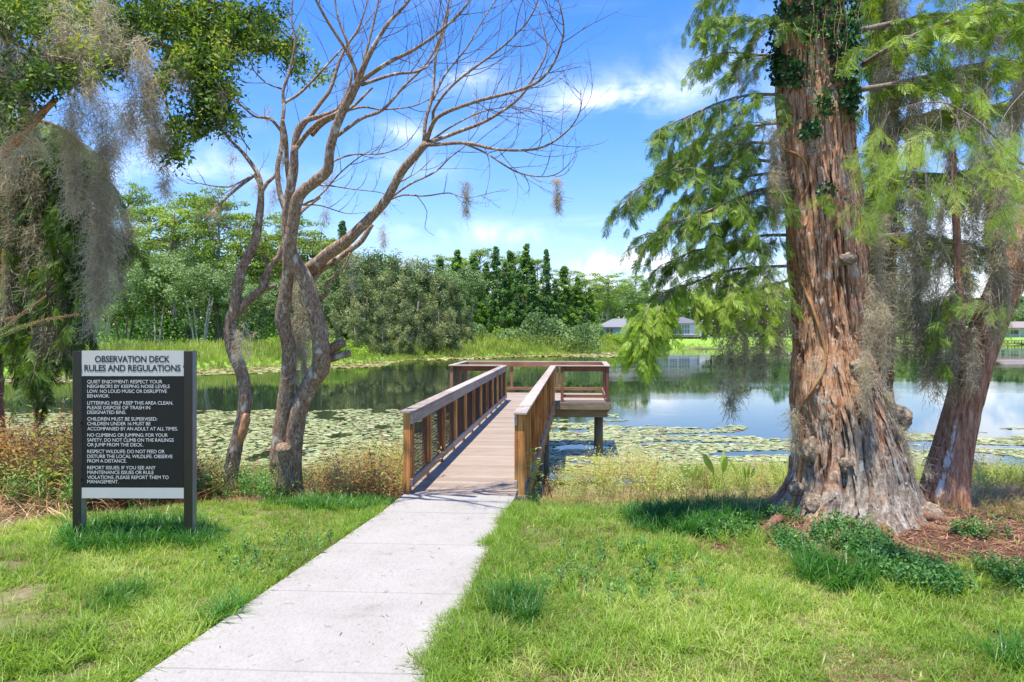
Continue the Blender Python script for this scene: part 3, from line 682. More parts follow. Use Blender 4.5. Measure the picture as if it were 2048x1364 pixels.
def moss_column(P0, length, rad, dens=90, protos=None, taper=.75, lean=(0, 0), seed=0):
    """positions of tufts filling a hanging, ragged, tapering column"""
    g = np.random.default_rng(seed + 100); n = max(6, int(dens * length * (rad / .1) ** 1.3))
    t = g.random(n) ** .9; r = rad * (1 - taper * t) * (0.75 + .5 * np.sin(t * 9 + seed)) * np.sqrt(g.random(n)); a = g.uniform(0, 2 * np.pi, n)
    P = np.stack([P0[0] + r * np.cos(a) + lean[0] * t, P0[1] + r * np.sin(a) + lean[1] * t, P0[2] - t * length], 1)
    return P
def moss_obj(cols, mat, parent, protos, scale=1.0, name='hanging_moss'):
    """cols: (point, length, radius, density) -> one mesh per hanging clump"""
    out_ = []
    for i, (P0, ln, rad, dn) in enumerate(cols):
        P = moss_column(P0, ln, rad, dn, seed=i * 7 + len(cols))
        Rm = frames(np.array([0, 0, 1.0]) + rng.normal(0, .13, (len(P), 3)), len(P))
        V, F, r = scatter(protos, P, Rm, scale * rng.uniform(.7, 1.15, len(P)), rnd=np.clip(.5 + rng.normal(0, .18, len(P)), 0, 1), jitter=.25)
        out_.append(np_mesh(name, V, F, mat, parent, rnd=r))
    return out_

# ------------------------------------------------------------------ the bare, half-dead tree left of the path
BD = 9.85
def grow(P, r0, r1, d0, d1):
    """photograph points with distances running d0..d1 -> 3-D spline"""
    n = len(P); dd = np.linspace(d0, d1, n) if n > 1 else [d0]
    Q = np.array([at(p[0], p[1], d) for p, d in zip(P, dd)])
    return spline(Q, np.linspace(r0, r1, n) if np.ndim(r0) == 0 else np.array(r0), 0.06)
def twigs(mbx, P, r, start, every, ln, seed, up=.10, sub=True, rt=.0052):
    g = np.random.default_rng(seed); seglen = np.concatenate([[0], np.cumsum(np.linalg.norm(np.diff(P, axis=0), axis=1))]); tot_ = seglen[-1]
    s_ = tot_ * start + g.random() * every; sgn = 1
    while s_ < tot_:
        i = min(len(P) - 2, np.searchsorted(seglen, s_)); T = norm(P[min(i + 1, len(P) - 1)] - P[max(0, i - 1)])
        side = norm(np.cross(T, g.normal(0, 1, 3) * [.35, 1, .35] + [0, .9, 0])) * sgn; sgn *= -1
        d = norm(T * .75 + side * g.uniform(.5, 1.0) + np.array([0, 0, .1])); p_ = P[i].copy(); L_ = ln * g.uniform(.5, 1.2) * (1.1 - .5 * s_ / tot_)
        r_ = min(rt * g.uniform(.7, 1.2), r[i] * .7); n = 9; L_ *= 1.1; pts, rs = [p_], [r_]; c_ = g.normal(0, .12, 3)
        for q in range(n):
            d = norm(d + np.array([0, 0, up]) + c_ * .5 + g.normal(0, .05, 3)); p_ = p_ + d * L_ / n; pts.append(p_); rs.append(r_ * (1 - .75 * (q + 1) / n))
            if sub and q in (2, 4, 6, 7) and g.random() < .8:
                s2 = norm(np.cross(d, g.normal(0, 1, 3))); e = norm(d * .8 + s2 * g.uniform(-.8, .8)); p2 = p_.copy(); l2 = L_ * g.uniform(.2, .5); pp, r2 = [p2], [rs[-1] * .8]
                for z in range(5): e = norm(e + np.array([0, 0, up]) + g.normal(0, .1, 3)); p2 = p2 + e * l2 / 5; pp.append(p2); r2.append(rs[-1] * .8 * (1 - .7 * (z + 1) / 5))
                mbx.tube(pp, np.maximum(r2, .0013), 4, cap=False)
        mbx.tube(pts, np.maximum(rs, .0014), 5, cap=False)
        s_ += every * g.uniform(.4, 1.1)
bare = thing('bare_tree', 'leaning leafless tree with twin twisting trunks left of the boardwalk', 'tree', (float(at(565, 985, BD)[0]), BD, -0.05))
bare_off = np.array(bare.location)
mb = MB(); tw = MB()
BR = [  # (points, r0, r1, d0, d1, twig start fraction or None, twig spacing, twig length)
 ([(558, 1010), (562, 979), (561, 916), (566.5, 836), (576, 765), (578, 717.6), (574.5, 678), (565, 638), (568.5, 607), (574.5, 559), (576, 519), (574, 448), (578, 394), (586.6, 340), (589, 291)],
  [.21, .17, .155, .125, .115, .10, .10, .115, .10, .085, .08, .075, .07, .066, .052], .06, 9.85, 9.6, None, 0, 0),
 ([(590, 1000), (584, 950), (587, 896), (597, 828.5), (618, 773), (640, 737), (643, 702), (636, 650), (626, 607), (610, 559), (590, 527.5), (580, 498), (586, 448), (597, 394), (632, 361), (655, 340), (660, 299), (674, 249), (694.5, 203), (715, 166), (724, 141), (748.5, 91), (777.6, 45.7), (819, 0), (860, -60)],
  [.17, .145, .13, .125, .13, .14, .125, .115, .11, .105, .12, .085, .082, .08, .075, .072, .062, .058, .055, .05, .038, .03, .024, .016, .008], .01, 9.8, 8.7, .8, .2, .8),
 ([(588, 310), (590, 285), (599, 252), (620, 238), (640, 233), (674, 219), (694, 187), (702, 160), (703, 139)], .056, .018, 9.6, 9.9, .2, .3, .5),
 ([(587, 315), (591, 285), (603, 257), (640, 207), (661, 178), (678, 125), (694, 91), (715, 60), (730, 20), (745, -40)], .045, .008, 9.6, 10.3, .3, .22, .8),
 ([(624, 270), (650, 245), (700, 218), (745, 175)], .035, .016, 9.5, 9.5, None, 0, 0),
 ([(590, 300), (610, 272), (640, 243), (672, 228), (700, 205), (716, 168)], .04, .03, 9.6, 9.2, None, 0, 0),
 ([(576, 432), (566, 407), (557.6, 374), (555.5, 332), (564, 290), (564, 249), (568, 216), (566, 182.6), (576, 153.6), (584, 120), (590, 80), (583, 30), (590, -30)], .05, .009, 9.75, 10.3, .45, .2, .6),
 ([(580, 432), (580, 380), (574, 330), (572, 280), (565, 240)], .045, .03, 9.8, 10.0, None, 0, 0),
 ([(564, 178), (533, 166), (508, 141), (499, 120), (480, 100)], .016, .005, 10.1, 10.5, .1, .16, .4),
 ([(570, 272), (545, 241), (528.5, 235), (508, 232), (479, 207.5), (458, 195), (430, 160)], .03, .006, 9.8, 9.3, .2, .2, .5),
 ([(566, 207), (599, 187), (632, 154), (678, 104), (720, 60), (760, 10)], .028, .007, 10.0, 10.8, .2, .22, .7),
 ([(711, 160), (711, 141), (694.5, 104), (657, 45.7), (632, 0), (615, -40)], .032, .012, 8.95, 8.6, .4, .22, .7),
 ([(705, 125), (694, 83), (678, 41.5), (670, 0), (668, -40)], .022, .01, 8.9, 9.2, .3, .22, .7),
 ([(722, 150), (724, 135), (740, 75), (757, 0), (762, -50)], .028, .008, 8.95, 9.4, .3, .2, .8),
 ([(724, 160), (777.6, 124.5), (827, 99.6), (881, 62), (931, 12), (965, -50)], .034, .006, 8.9, 8.0, .15, .2, .9),
 ([(722, 170), (786, 149), (840, 141), (872, 110), (892, 50), (905, -10)], .026, .006, 8.9, 9.9, .2, .2, .8),
 ([(674, 272), (723.6, 236.6), (765, 220), (806.6, 174), (848, 133), (873, 91), (894, 21), (905, -40)], .03, .007, 9.1, 9.6, .25, .18, .8),
 ([(690, 222), (727, 214), (765, 219), (827, 212), (869, 191), (900, 165)], .02, .004, 9.0, 10.2, .2, .16, .6),
 ([(604, 556), (620, 537), (640, 522), (665.5, 500), (693, 482), (711, 465), (744, 432), (773, 398.5), (802.5, 344.5), (827, 315.5), (852, 286.4)],
  [.085, .09, .088, .082, .078, .076, .07, .066, .06, .055, .05], .05, 9.7, 9.3, None, 0, 0),
 ([(618, 572), (626, 559), (642, 539), (673.5, 519.6), (705, 496), (723.6, 481.5), (744, 448)], .06, .038, 9.7, 9.45, None, 0, 0),
 ([(636, 600), (653.6, 588), (652, 573), (665.5, 555), (689, 531.5), (700, 505)], .038, .014, 9.75, 9.4, .5, .2, .25),
 ([(848, 292), (849, 266), (852, 237), (865, 191), (873, 104), (890, 54), (898, 0), (902, -50)], .034, .007, 9.3, 9.8, .3, .18, .9),
 ([(852, 286), (865, 249), (885.5, 228), (952, 203), (1056, 174), (1101, 137), (1126, 75), (1124, 29), (1110, -20)], .036, .005, 9.3, 8.4, .2, .17, .85),
 ([(852, 287), (861, 284), (910, 266), (973, 241), (1035, 199), (1070, 150), (1093, 104), (1088, 60), (1075, 5)], .036, .005, 9.3, 9.6, .2, .17, .85),
 ([(852, 289), (870, 289), (931, 286), (997.6, 299), (1076, 297), (1130, 266), (1159.5, 224), (1161.5, 178.5)], .034, .004, 9.3, 8.8, .25, .15, .75),
 ([(925, 286), (940, 292), (973, 307), (1035, 344.5), (1093, 353), (1126, 340), (1151, 311)], .018, .004, 9.15, 9.0, .2, .18, .6),
 ([(866, 240), (870, 216), (910, 166), (997.6, 99.6), (1030, 70), (1056, 41.5), (1076, 0), (1080, -50)], .024, .005, 9.4, 8.6, .2, .17, .85),
 ([(866, 200), (890, 150), (930, 100), (960, 50), (990, 0), (1010, -50)], .02, .005, 9.5, 10.2, .15, .17, .85),
 ([(852, 290), (900, 255), (960, 225), (1020, 215), (1085, 230), (1120, 240)], .018, .003, 9.3, 10.0, .3, .18, .7),
 ([(757, 412), (777.6, 398.5), (819, 369), (869, 344.5), (900, 315), (931, 290), (960, 250), (975, 210)], .022, .003, 9.4, 10.0, .25, .2, .6),
 ([(765, 404), (782, 398.5), (806.6, 390), (850, 392), (898, 386), (931, 396), (981, 386), (1010, 378)], .018, .003, 9.4, 9.0, .4, .25, .4),
 ([(830, 390), (836, 394), (854, 423), (850, 457), (869, 471)], .009, .003, 9.3, 9.2, None, 0, 0),
 ([(657, 340), (665, 324), (707, 309), (765, 307), (806.6, 290.6), (836, 257), (850, 220)], .02, .003, 9.3, 9.9, .2, .2, .6),
 ([(599, 411), (636, 394), (682, 344.5), (723.6, 311), (760, 290)], .02, .004, 9.6, 10.1, .2, .2, .6),
 ([(636, 370), (665, 372), (703, 378), (765, 386), (800, 402)], .016, .003, 9.5, 9.2, .2, .22, .4),
 ([(606, 410), (640, 411), (694, 427), (736, 424)], .015, .003, 9.6, 9.9, .2, .2, .35),
 ([(575, 455), (590, 436), (612, 415), (640, 395)], .04, .02, 9.7, 9.9, None, 0, 0),
 ([(790, 370), (840, 340), (880, 300)], .012, .003, 9.4, 9.9, .2, .2, .5),
]
BR = [(P, r0, r1, d0 if d0 > 9.75 else d0 - .45 * (9.85 - min(P[0][1], 985) / 100 - 0) / 9, d1 - (.75 if P[-1][1] < 330 else 0), st, ev, ln) for (P, r0, r1, d0, d1, st, ev, ln) in BR]
for (P, r0, r1, d0, d1, st, ev, ln) in BR:
    Q, rr_ = grow(P, r0, r1, d0, d1); Q = Q - bare_off; rr_ = rr_ * (.86 if rr_.max() > .06 else .8)
    rr_ = np.maximum(rr_, .002); nside = 14 if rr_.max() > .06 else (9 if rr_.max() > .025 else 6)
    mb.tube(Q, rr_, nside, rng.random(), .14 if rr_.max() > .04 else .05)
    if st is not None: twigs(tw, Q, rr_, st, ev, ln, int(P[0][0] * 7 + P[-1][1]), up=.09)
trunk = mb.build('trunk', m_bark_dead, bare, True)
tw.build('twigs', m_twig, bare)
mb = MB()                                          # sawn stubs
for P, r in (([(640, 714), (657.6, 702), (670, 692), (686, 685)], [.075, .062, .06, .055]), ([(640, 724), (660, 717), (680, 712), (697, 707)], [.07, .05, .045, .045]), ([(572, 975), (570, 940), (567, 912), (566, 892)], [.12, .10, .09, .09])):
    Q, rr_ = grow(P, r, 0, 9.6, 9.45); MB().tube(Q - bare_off, rr_, 14, .5, .3).build('sawn_stub', m_bark_dead, bare, True)
mb = MB()
for P, r in (([(553, 648), (574, 640), (577, 660), (576, 674)], .0), ): pass
for (px, py, h_, w_) in ((574, 648, 26, .022), (573, 745, 22, .02), (614, 780, 16, .015)):
    Q = np.array([at(px, py - h_ / 2, 9.56), at(px + 2, py, 9.545), at(px, py + h_ / 2, 9.56)]); mb.tube(spline(Q, [.004, w_, .004], .03)[0] - bare_off + [0, -.02, 0], spline(Q, [.004, w_, .004], .03)[1], 8)
mb.build('bare_wood_scar', m_barkless, trunk, True)
mcols = [((466, 292), .55, .045, 60), ((513, 352), .25, .05, 60), ((549, 353), .35, .035, 50), ((655, 345), .6, .05, 80), ((932, 362), .38, .075, 150), ((1115, 347), .42, .075, 170), ((768, 408), .5, .06, 80),
         ((600, 560), .95, .11, 120), ((609, 600), .9, .10, 120), ((583, 470), .8, .09, 80), ((567, 290), .25, .06, 90), ((560, 330), .6, .035, 60), ((480, 640), .45, .05, 90), ((500, 660), .3, .05, 60), ((705, 500), .45, .05, 70), ((430, 395), .35, .05, 50), ((444, 180), .3, .04, 50),
         ((540, 375), .3, .04, 60), ((950, 180), .3, .03, 50), ((690, 150), .2, .03, 40), ((590, 630), .8, .07, 110), ((645, 410), .5, .03, 50), ((533, 210), .25, .03, 50)]
moss_obj([(at(p[0], p[1], 9.5) - bare_off, ln, rd, dn) for p, ln, rd, dn in mcols], m_moss, bare, MOSS_F, .62)

stem = thing('crooked_tree', 'thin crooked leafless stem with an orange bark scar just left of the twin trunks', 'tree', (float(at(463, 985, 10.1)[0]), 10.1, -0.08))
so = np.array(stem.location); mb = MB(); tw = MB()
for (P, r0, r1, d0, d1, st, ev, ln) in [
 ([(452, 1005), (457, 980), (464, 931), (479, 860), (490, 809), (486, 757), (479, 733), (463, 690), (461, 646), (469.5, 618.6), (474, 579), (485, 535), (503, 500), (512, 475), (518, 440), (522, 386), (516, 349), (487, 307), (470, 290), (447.5, 266), (430, 240)],
  [.13, .115, .10, .085, .09, .082, .09, .085, .08, .08, .07, .066, .062, .06, .05, .042, .03, .024, .02, .012, .006], .004, 10.1, 9.8, .8, .2, .4),
 ([(466, 634), (475, 624), (499, 599), (527, 575), (534, 551), (539, 535), (558.6, 512), (562, 490)], .06, .035, 10.0, 9.9, None, 0, 0),
 ([(522, 386), (535, 365), (549, 353), (556, 335)], .03, .018, 9.8, 9.8, None, 0, 0),
 ([(520, 378), (510, 353), (492, 358), (458, 373.6), (412, 369.5), (385, 362), (371, 357)], .018, .003, 9.8, 9.3, .2, .2, .35),
 ([(512, 348), (480, 372), (450, 398), (425, 425), (410, 440)], .022, .016, 9.8, 9.4, .3, .14, .22),
 ([(529, 573), (523, 562), (524, 553)], .035, .03, 9.95, 9.9, None, 0, 0), ([(532, 578), (544, 574), (549, 570)], .03, .026, 9.95, 9.9, None, 0, 0),
 ([(500, 300), (480, 270), (470, 240)], .012, .003, 9.8, 9.6, .1, .15, .3)]:
    Q, rr_ = grow(P, r0, r1, d0, d1); Q = Q - so; mb.tube(Q, np.maximum(rr_, .002), 12 if rr_.max() > .04 else 6, rng.random(), .14)
    if st is not None: twigs(tw, Q, rr_, st, ev, ln, int(P[0][0] * 5), up=.08)
tr2 = mb.build('trunk', m_bark_dead, stem, True); tw.build('twigs', m_twig, stem)
Q = np.array([at(489, 815, 10.02), at(491, 840, 9.98), at(484, 870, 9.98), at(478, 893, 10.02)]) - so
Q, rr_ = spline(Q, [.01, .062, .055, .01], .03); MB().tube(Q, rr_, 10, .5, .2).build('bare_wood_scar', m_barkless, tr2, True)
moss_obj([(at(p[0], p[1], 9.9) - so, ln, rd, dn) for p, ln, rd, dn in (((475, 650), .5, .05, 90), ((520, 400), .25, .03, 60), ((455, 400), .2, .04, 60))], m_moss, stem, MOSS_F, .6)

# ------------------------------------------------------------------ the great cypress
GD = 8.45
gt = [(1105, 1462, 1918), (1085, 1484, 1902), (1060, 1518, 1878), (1030, 1545, 1856), (1000, 1566, 1838), (950, 1588, 1820), (880, 1594, 1800), (800, 1590, 1776), (740, 1592, 1752), (700, 1596, 1740), (600, 1592, 1728), (500, 1580, 1722),
      (400, 1575, 1714), (300, 1569, 1702), (200, 1562, 1694), (100, 1562, 1686), (0, 1568, 1680), (-150, 1574, 1672), (-400, 1582, 1664)]
gz_ = np.array([CAMZ - (p - HOR) / FPX * GD for p, a, b in gt]); gc_ = np.array([((a + b) / 2 - 1024) / FPX * GD for p, a, b in gt]); gr_ = np.array([(b - a) / 2 / FPX * GD for p, a, b in gt])
def g_at(z): return np.interp(z, gz_, gc_), np.interp(z, gz_, gr_)
def g_surf(th_, z):
    """radius of the trunk surface at angle th_ (0 = +X) and height z, with flutes and fissures"""
    c_, r_ = g_at(z); ct, st = np.cos(th_), np.sin(th_)
    low = np.clip((1.0 - z) / 1.1, 0, 1); r_ = r_ * (1 + .14 * np.clip((.42 - z) / .42, 0, 1.3) ** 2)
    lobe = (fbm(np.stack([ct * 2.2 + 3, st * 2.2, z * .25], 1), 2, 3) - .5) * (.20 + .55 * low ** 2)
    warp = (fbm(np.stack([ct * 2.5, st * 2.5, z * 1.6], 1), 4, 8) - .5) * 1.5
    f1 = fbm(np.stack([(ct + warp * .12) * 7, (st + warp * .12) * 7, z * .8], 1), 4, 21); f1 = np.abs(f1 - .5) * 2; gate = np.clip((fbm(np.stack([ct * 3 + 9, st * 3, z * 1.7], 1), 3, 61) - .40) * 6, .12, 1)
    f2 = fbm(np.stack([(ct + warp * .1) * 20, (st + warp * .1) * 20, z * 2.6], 1), 4, 31); f2 = np.abs(f2 - .5) * 2
    crack = np.clip(.16 - f1, 0, .16) / .16 * gate
    crack2 = np.clip(.10 - f2, 0, .10) / .10 * (1.15 - gate)
    lump = (fbm(np.stack([ct * 3, st * 3, z * 2.2], 1), 3, 41) - .5) + (fbm(np.stack([ct * 16, st * 16, z * 5], 1), 4, 47) - .5) * .55
    return c_, r_ * (1 + lobe) + lump * .075 - crack * .060 - crack2 * .018 + (np.floor(fbm(np.stack([ct * 5, st * 5, z * 1.1], 1), 3, 71) * 9) % 3) * .009, np.clip(crack + crack2 * .6, 0, 1)
gtree = thing('cypress_tree', 'massive old cypress with flared orange-grey trunk, ivy and a climbing vine right of the path', 'tree', (CY[0], CY[1], 0))
go = np.array(gtree.location)
nz, nth_ = 620, 420
zz_ = np.linspace(gz_[0] - .15, 5.9, nz); tt_ = np.linspace(0, 2 * np.pi, nth_, endpoint=False)
Zg, Tg = np.meshgrid(zz_, tt_, indexing='ij'); c_, r_, ck = g_surf(Tg.ravel(), Zg.ravel())
V = np.stack([c_ + r_ * np.cos(Tg.ravel()), GD + r_ * np.sin(Tg.ravel()), Zg.ravel()], 1) - go
i = np.arange(nz - 1)[:, None] * nth_; j = np.arange(nth_)[None]; jn = (j + 1) % nth_
F = np.stack([i + j, i + jn, i + nth_ + jn, i + nth_ + j], -1).reshape(-1, 4)
m_great, t, o = M('weathered_cypress_bark')
v = mapped(t, (10, 10, 2.2)); n1 = N(t, 'TexNoise', Scale=2.6, Detail=10.0, Roughness=0.80, Distortion=.5); L(t, v, n1.inputs['Vector'])
v2 = mapped(t, (1, 1, .45)); n2 = N(t, 'TexNoise', Scale=2.6, Detail=5.0, Roughness=0.6, Distortion=.4); L(t, v2, n2.inputs['Vector'])
n3 = N(t, 'TexNoise', Scale=26.0, Detail=6.0, Roughness=0.7); L(t, mapped(t, (1, 1, .4)), n3.inputs['Vector'])
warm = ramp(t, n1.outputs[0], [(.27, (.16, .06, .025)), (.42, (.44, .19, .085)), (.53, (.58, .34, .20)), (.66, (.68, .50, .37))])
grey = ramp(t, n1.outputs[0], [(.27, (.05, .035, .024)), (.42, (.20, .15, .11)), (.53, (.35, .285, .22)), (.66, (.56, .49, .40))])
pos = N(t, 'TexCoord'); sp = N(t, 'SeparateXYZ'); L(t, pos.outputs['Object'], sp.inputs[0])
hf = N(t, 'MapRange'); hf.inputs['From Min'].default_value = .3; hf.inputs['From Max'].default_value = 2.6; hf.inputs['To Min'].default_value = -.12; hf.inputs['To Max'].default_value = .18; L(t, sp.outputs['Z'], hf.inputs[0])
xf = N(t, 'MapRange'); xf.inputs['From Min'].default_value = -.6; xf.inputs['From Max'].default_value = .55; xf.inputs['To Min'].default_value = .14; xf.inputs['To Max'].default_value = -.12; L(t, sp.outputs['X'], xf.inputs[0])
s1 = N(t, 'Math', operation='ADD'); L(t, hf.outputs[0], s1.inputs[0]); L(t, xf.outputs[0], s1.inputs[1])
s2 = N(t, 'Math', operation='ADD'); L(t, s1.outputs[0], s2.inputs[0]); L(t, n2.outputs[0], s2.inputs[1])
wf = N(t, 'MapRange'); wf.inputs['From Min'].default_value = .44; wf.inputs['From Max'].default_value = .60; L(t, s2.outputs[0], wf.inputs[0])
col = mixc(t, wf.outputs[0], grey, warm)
n4 = N(t, 'TexNoise', Scale=7.0, Detail=9.0, Roughness=.8); L(t, mapped(t, (1, 1, .8)), n4.inputs['Vector'])
lf = N(t, 'MapRange'); lf.inputs['From Min'].default_value = .55; lf.inputs['From Max'].default_value = .60; L(t, n4.outputs[0], lf.inputs[0])
lm = N(t, 'Math', operation='MULTIPLY'); L(t, lf.outputs[0], lm.inputs[0]); lm.inputs[1].default_value = .75
col = mixc(t, lm.outputs[0], col, (.62, .60, .52))
a = N(t, 'Attribute', attribute_name='fissure'); col = mixc(t, a.outputs['Fac'], col, (.10, .045, .025))
p = N(t, 'BsdfPrincipled', Roughness=.92); p.inputs['Specular IOR Level'].default_value = .15; L(t, col, p.inputs['Base Color'])
bsum = N(t, 'Math', operation='MULTIPLY_ADD'); L(t, n3.outputs[0], bsum.inputs[0]); bsum.inputs[1].default_value = .35; L(t, n1.outputs[0], bsum.inputs[2])
b = N(t, 'Bump'); b.inputs['Strength'].default_value = .9; b.inputs['Distance'].default_value = .03; L(t, bsum.outputs[0], b.inputs['Height']); L(t, b.outputs[0], p.inputs['Normal'])
L(t, p.outputs[0], o.inputs[0])
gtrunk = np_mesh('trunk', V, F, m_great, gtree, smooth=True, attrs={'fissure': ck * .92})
def on_trunk(px, py, lift=.0):
    """point on the front of the great trunk seen at a pixel"""
    z = CAMZ - (py - HOR) / FPX * (GD - .5); 
    for _ in range(4):
        c_, r_ = g_at(z); dd = GD - float(r_) * .8; x = (px - 1024) / FPX * dd
        ct = np.clip((x - c_) / max(r_, .1), -.97, .97); th_ = -math.acos(ct); _, rs_, _k = g_surf(np.array([th_]), np.array([float(z)])); rs_ = float(rs_[0])
        yy = GD + (rs_ + lift) * math.sin(th_); z = CAMZ - (py - HOR) / FPX * yy
    return np.array([float(c_) + (rs_ + lift) * math.cos(th_), GD + (rs_ + lift) * math.sin(th_), z]), th_
g = np.random.default_rng(66); sm = MB()
for q_ in range(420):
    th0 = g.uniform(-math.pi, 0.3) if g.random() < .85 else g.uniform(0, 6.28); z0 = g.uniform(.05, 5.2); ln = g.uniform(.18, .75); n = 9; w_ = g.uniform(.006, .022); dth = g.normal(0, .05)
    zs = z0 + ln * np.linspace(0, 1, n); ths = th0 + dth * np.linspace(0, 1, n) + np.sin(np.linspace(0, 3, n) + q_) * .012; c_, r_, _k = g_surf(ths, zs); lift = .004 + .022 * np.abs(np.linspace(-1, 1, n)) ** 3 * g.random(); wv = w_ * np.array([.3, .8, 1, 1.1, .9, 1, .8, .6, .2])
    P1 = []
    for a_, lf_ in ((-1, 0), (0, 1), (1, 0)):
        t2 = ths + a_ * wv / r_; rr2 = r_ + lift + lf_ * .006; P1.append(np.stack([c_ + rr2 * np.cos(t2), GD + rr2 * np.sin(t2), zs], 1))
    V_ = np.stack(P1, 1).reshape(-1, 3) - go; F_ = [(3 * a_ + b_, 3 * a_ + b_ + 1, 3 * a_ + b_ + 4, 3 * a_ + b_ + 3) for a_ in range(n - 1) for b_ in (0, 1)]; sm.add(V_, F_)
sm.build('bark_strips', m_great, gtrunk, True)
def smooth_lift(Q):
    k = np.array([.25, .5, .25]); Q = Q.copy()
    for _ in range(3):
        for a_ in range(3): Q[1:-1, a_] = np.convolve(Q[:, a_], k, 'same')[1:-1]
    return Q
VP = [(1556, 120), (1559, 163), (1552.5, 189), (1572, 220), (1579, 259.6), (1590, 295), (1610, 314.6), (1616, 347.6), (1614, 387), (1599, 435.5), (1596.5, 484), (1603, 537), (1623, 589.5), (1633, 622), (1651, 714), (1640, 776), (1624, 815.6), (1600, 846), (1591, 881.6), (1597, 934), (1590, 985), (1600, 1040)]
Q = np.array([on_trunk(a, b_, .025)[0] for a, b_ in VP]); Q, rr_ = spline(Q, np.linspace(.011, .020, len(Q)), .04)
m_vine = bark_mat('orange_vine', [(.3, (.22, .10, .04)), (.55, (.45, .24, .10)), (.75, (.58, .38, .22))], (20, 20, 20), .5)
MB().tube(Q - go, rr_, 8, .5, .1).build('climbing_vine', m_vine, gtree, True)
Q = np.array([on_trunk(a, b_, .025)[0] for a, b_ in ((1600, 860), (1585, 905), (1580, 950), (1582, 1000))]); Q, rr_ = spline(Q, [.012, .012, .014, .016], .04)
MB().tube(Q - go, rr_, 8, .5, .1).build('climbing_vine', m_vine, gtree, True)
m_burl = bark_mat('knotty_burl', [(.3, (.10, .07, .045)), (.5, (.30, .22, .15)), (.68, (.50, .43, .34))], (9, 9, 9), 1.0, dist=.03)
for (px, py, rw, rh, lift) in ((1622, 275, .12, .26, .0), (1708, 735, .10, .085, .02), (1690, 518, .09, .07, .02), (1638, 902, .14, .18, -.03), (1800, 835, .13, .14, .12), (1858, 1040, .15, .17, .10), (1594, 978, .09, .08, .03), (1690, 930, .08, .1, -.02), (1640, 1010, .1, .12, -.02)):
    if px > 1790: c0 = at(px, py, GD - .15 if px < 1850 else 8.0)
    else: c0 = on_trunk(px, py, lift)[0]
    a1 = np.linspace(0, np.pi, 26); a2 = np.linspace(0, 2 * np.pi, 40, endpoint=False); A, B = np.meshgrid(a1, a2, indexing='ij')
    u_ = np.stack([np.sin(A) * np.cos(B), np.sin(A) * np.sin(B), np.cos(A)], -1).reshape(-1, 3)
    rr2 = 1 + (fbm(u_ * 2.3 + px, 4, 3) - .5) * .7; Vb = u_ * rr2[:, None] * [rw, rw * .8, rh] + c0 - go
    i = np.arange(25)[:, None] * 40; j = np.arange(40)[None]; jn = (j + 1) % 40
    np_mesh('burl', Vb, np.stack([i + j, i + 40 + j, i + 40 + jn, i + jn], -1).reshape(-1, 4), m_burl, gtree, smooth=True)
mb = MB()                                          # surface roots
for P in ([(1560, 1050, 7.9), (1520, 1058, 7.7), (1490, 1085, 7.5)], [(1700, 1075, 7.7), (1650, 1120, 7.2), (1580, 1150, 6.8), (1540, 1180, 6.4)], [(1800, 1070, 7.8), (1880, 1095, 7.6), (1950, 1100, 7.5), (2020, 1130, 7.2), (2080, 1160, 7.0)],
          [(1840, 1070, 7.9), (1900, 1080, 7.9), (1990, 1110, 7.6), (2060, 1120, 7.4)], [(1760, 1085, 7.6), (1800, 1120, 7.2), (1900, 1150, 6.9), (1960, 1160, 6.8)], [(1620, 1080, 7.6), (1600, 1110, 7.3), (1560, 1120, 7.1)], [(1850, 1060, 8.2), (1920, 1070, 8.3), (2000, 1075, 8.4)]):
    Q = [];
    for k, (px, py, d_) in enumerate(P):
        x = (px - 1024) / FPX * d_; Q.append([x, d_, float(gz(x, d_)[0]) + (.06 if k == 0 else .012)])
    Q, rr_ = spline(np.array(Q), np.linspace(.06, .012, len(Q)), .05); mb.tube(Q - go - [0, 0, .02], rr_, 9, .5, .5)
mb.build('root', m_bark_lean, gtree, True)

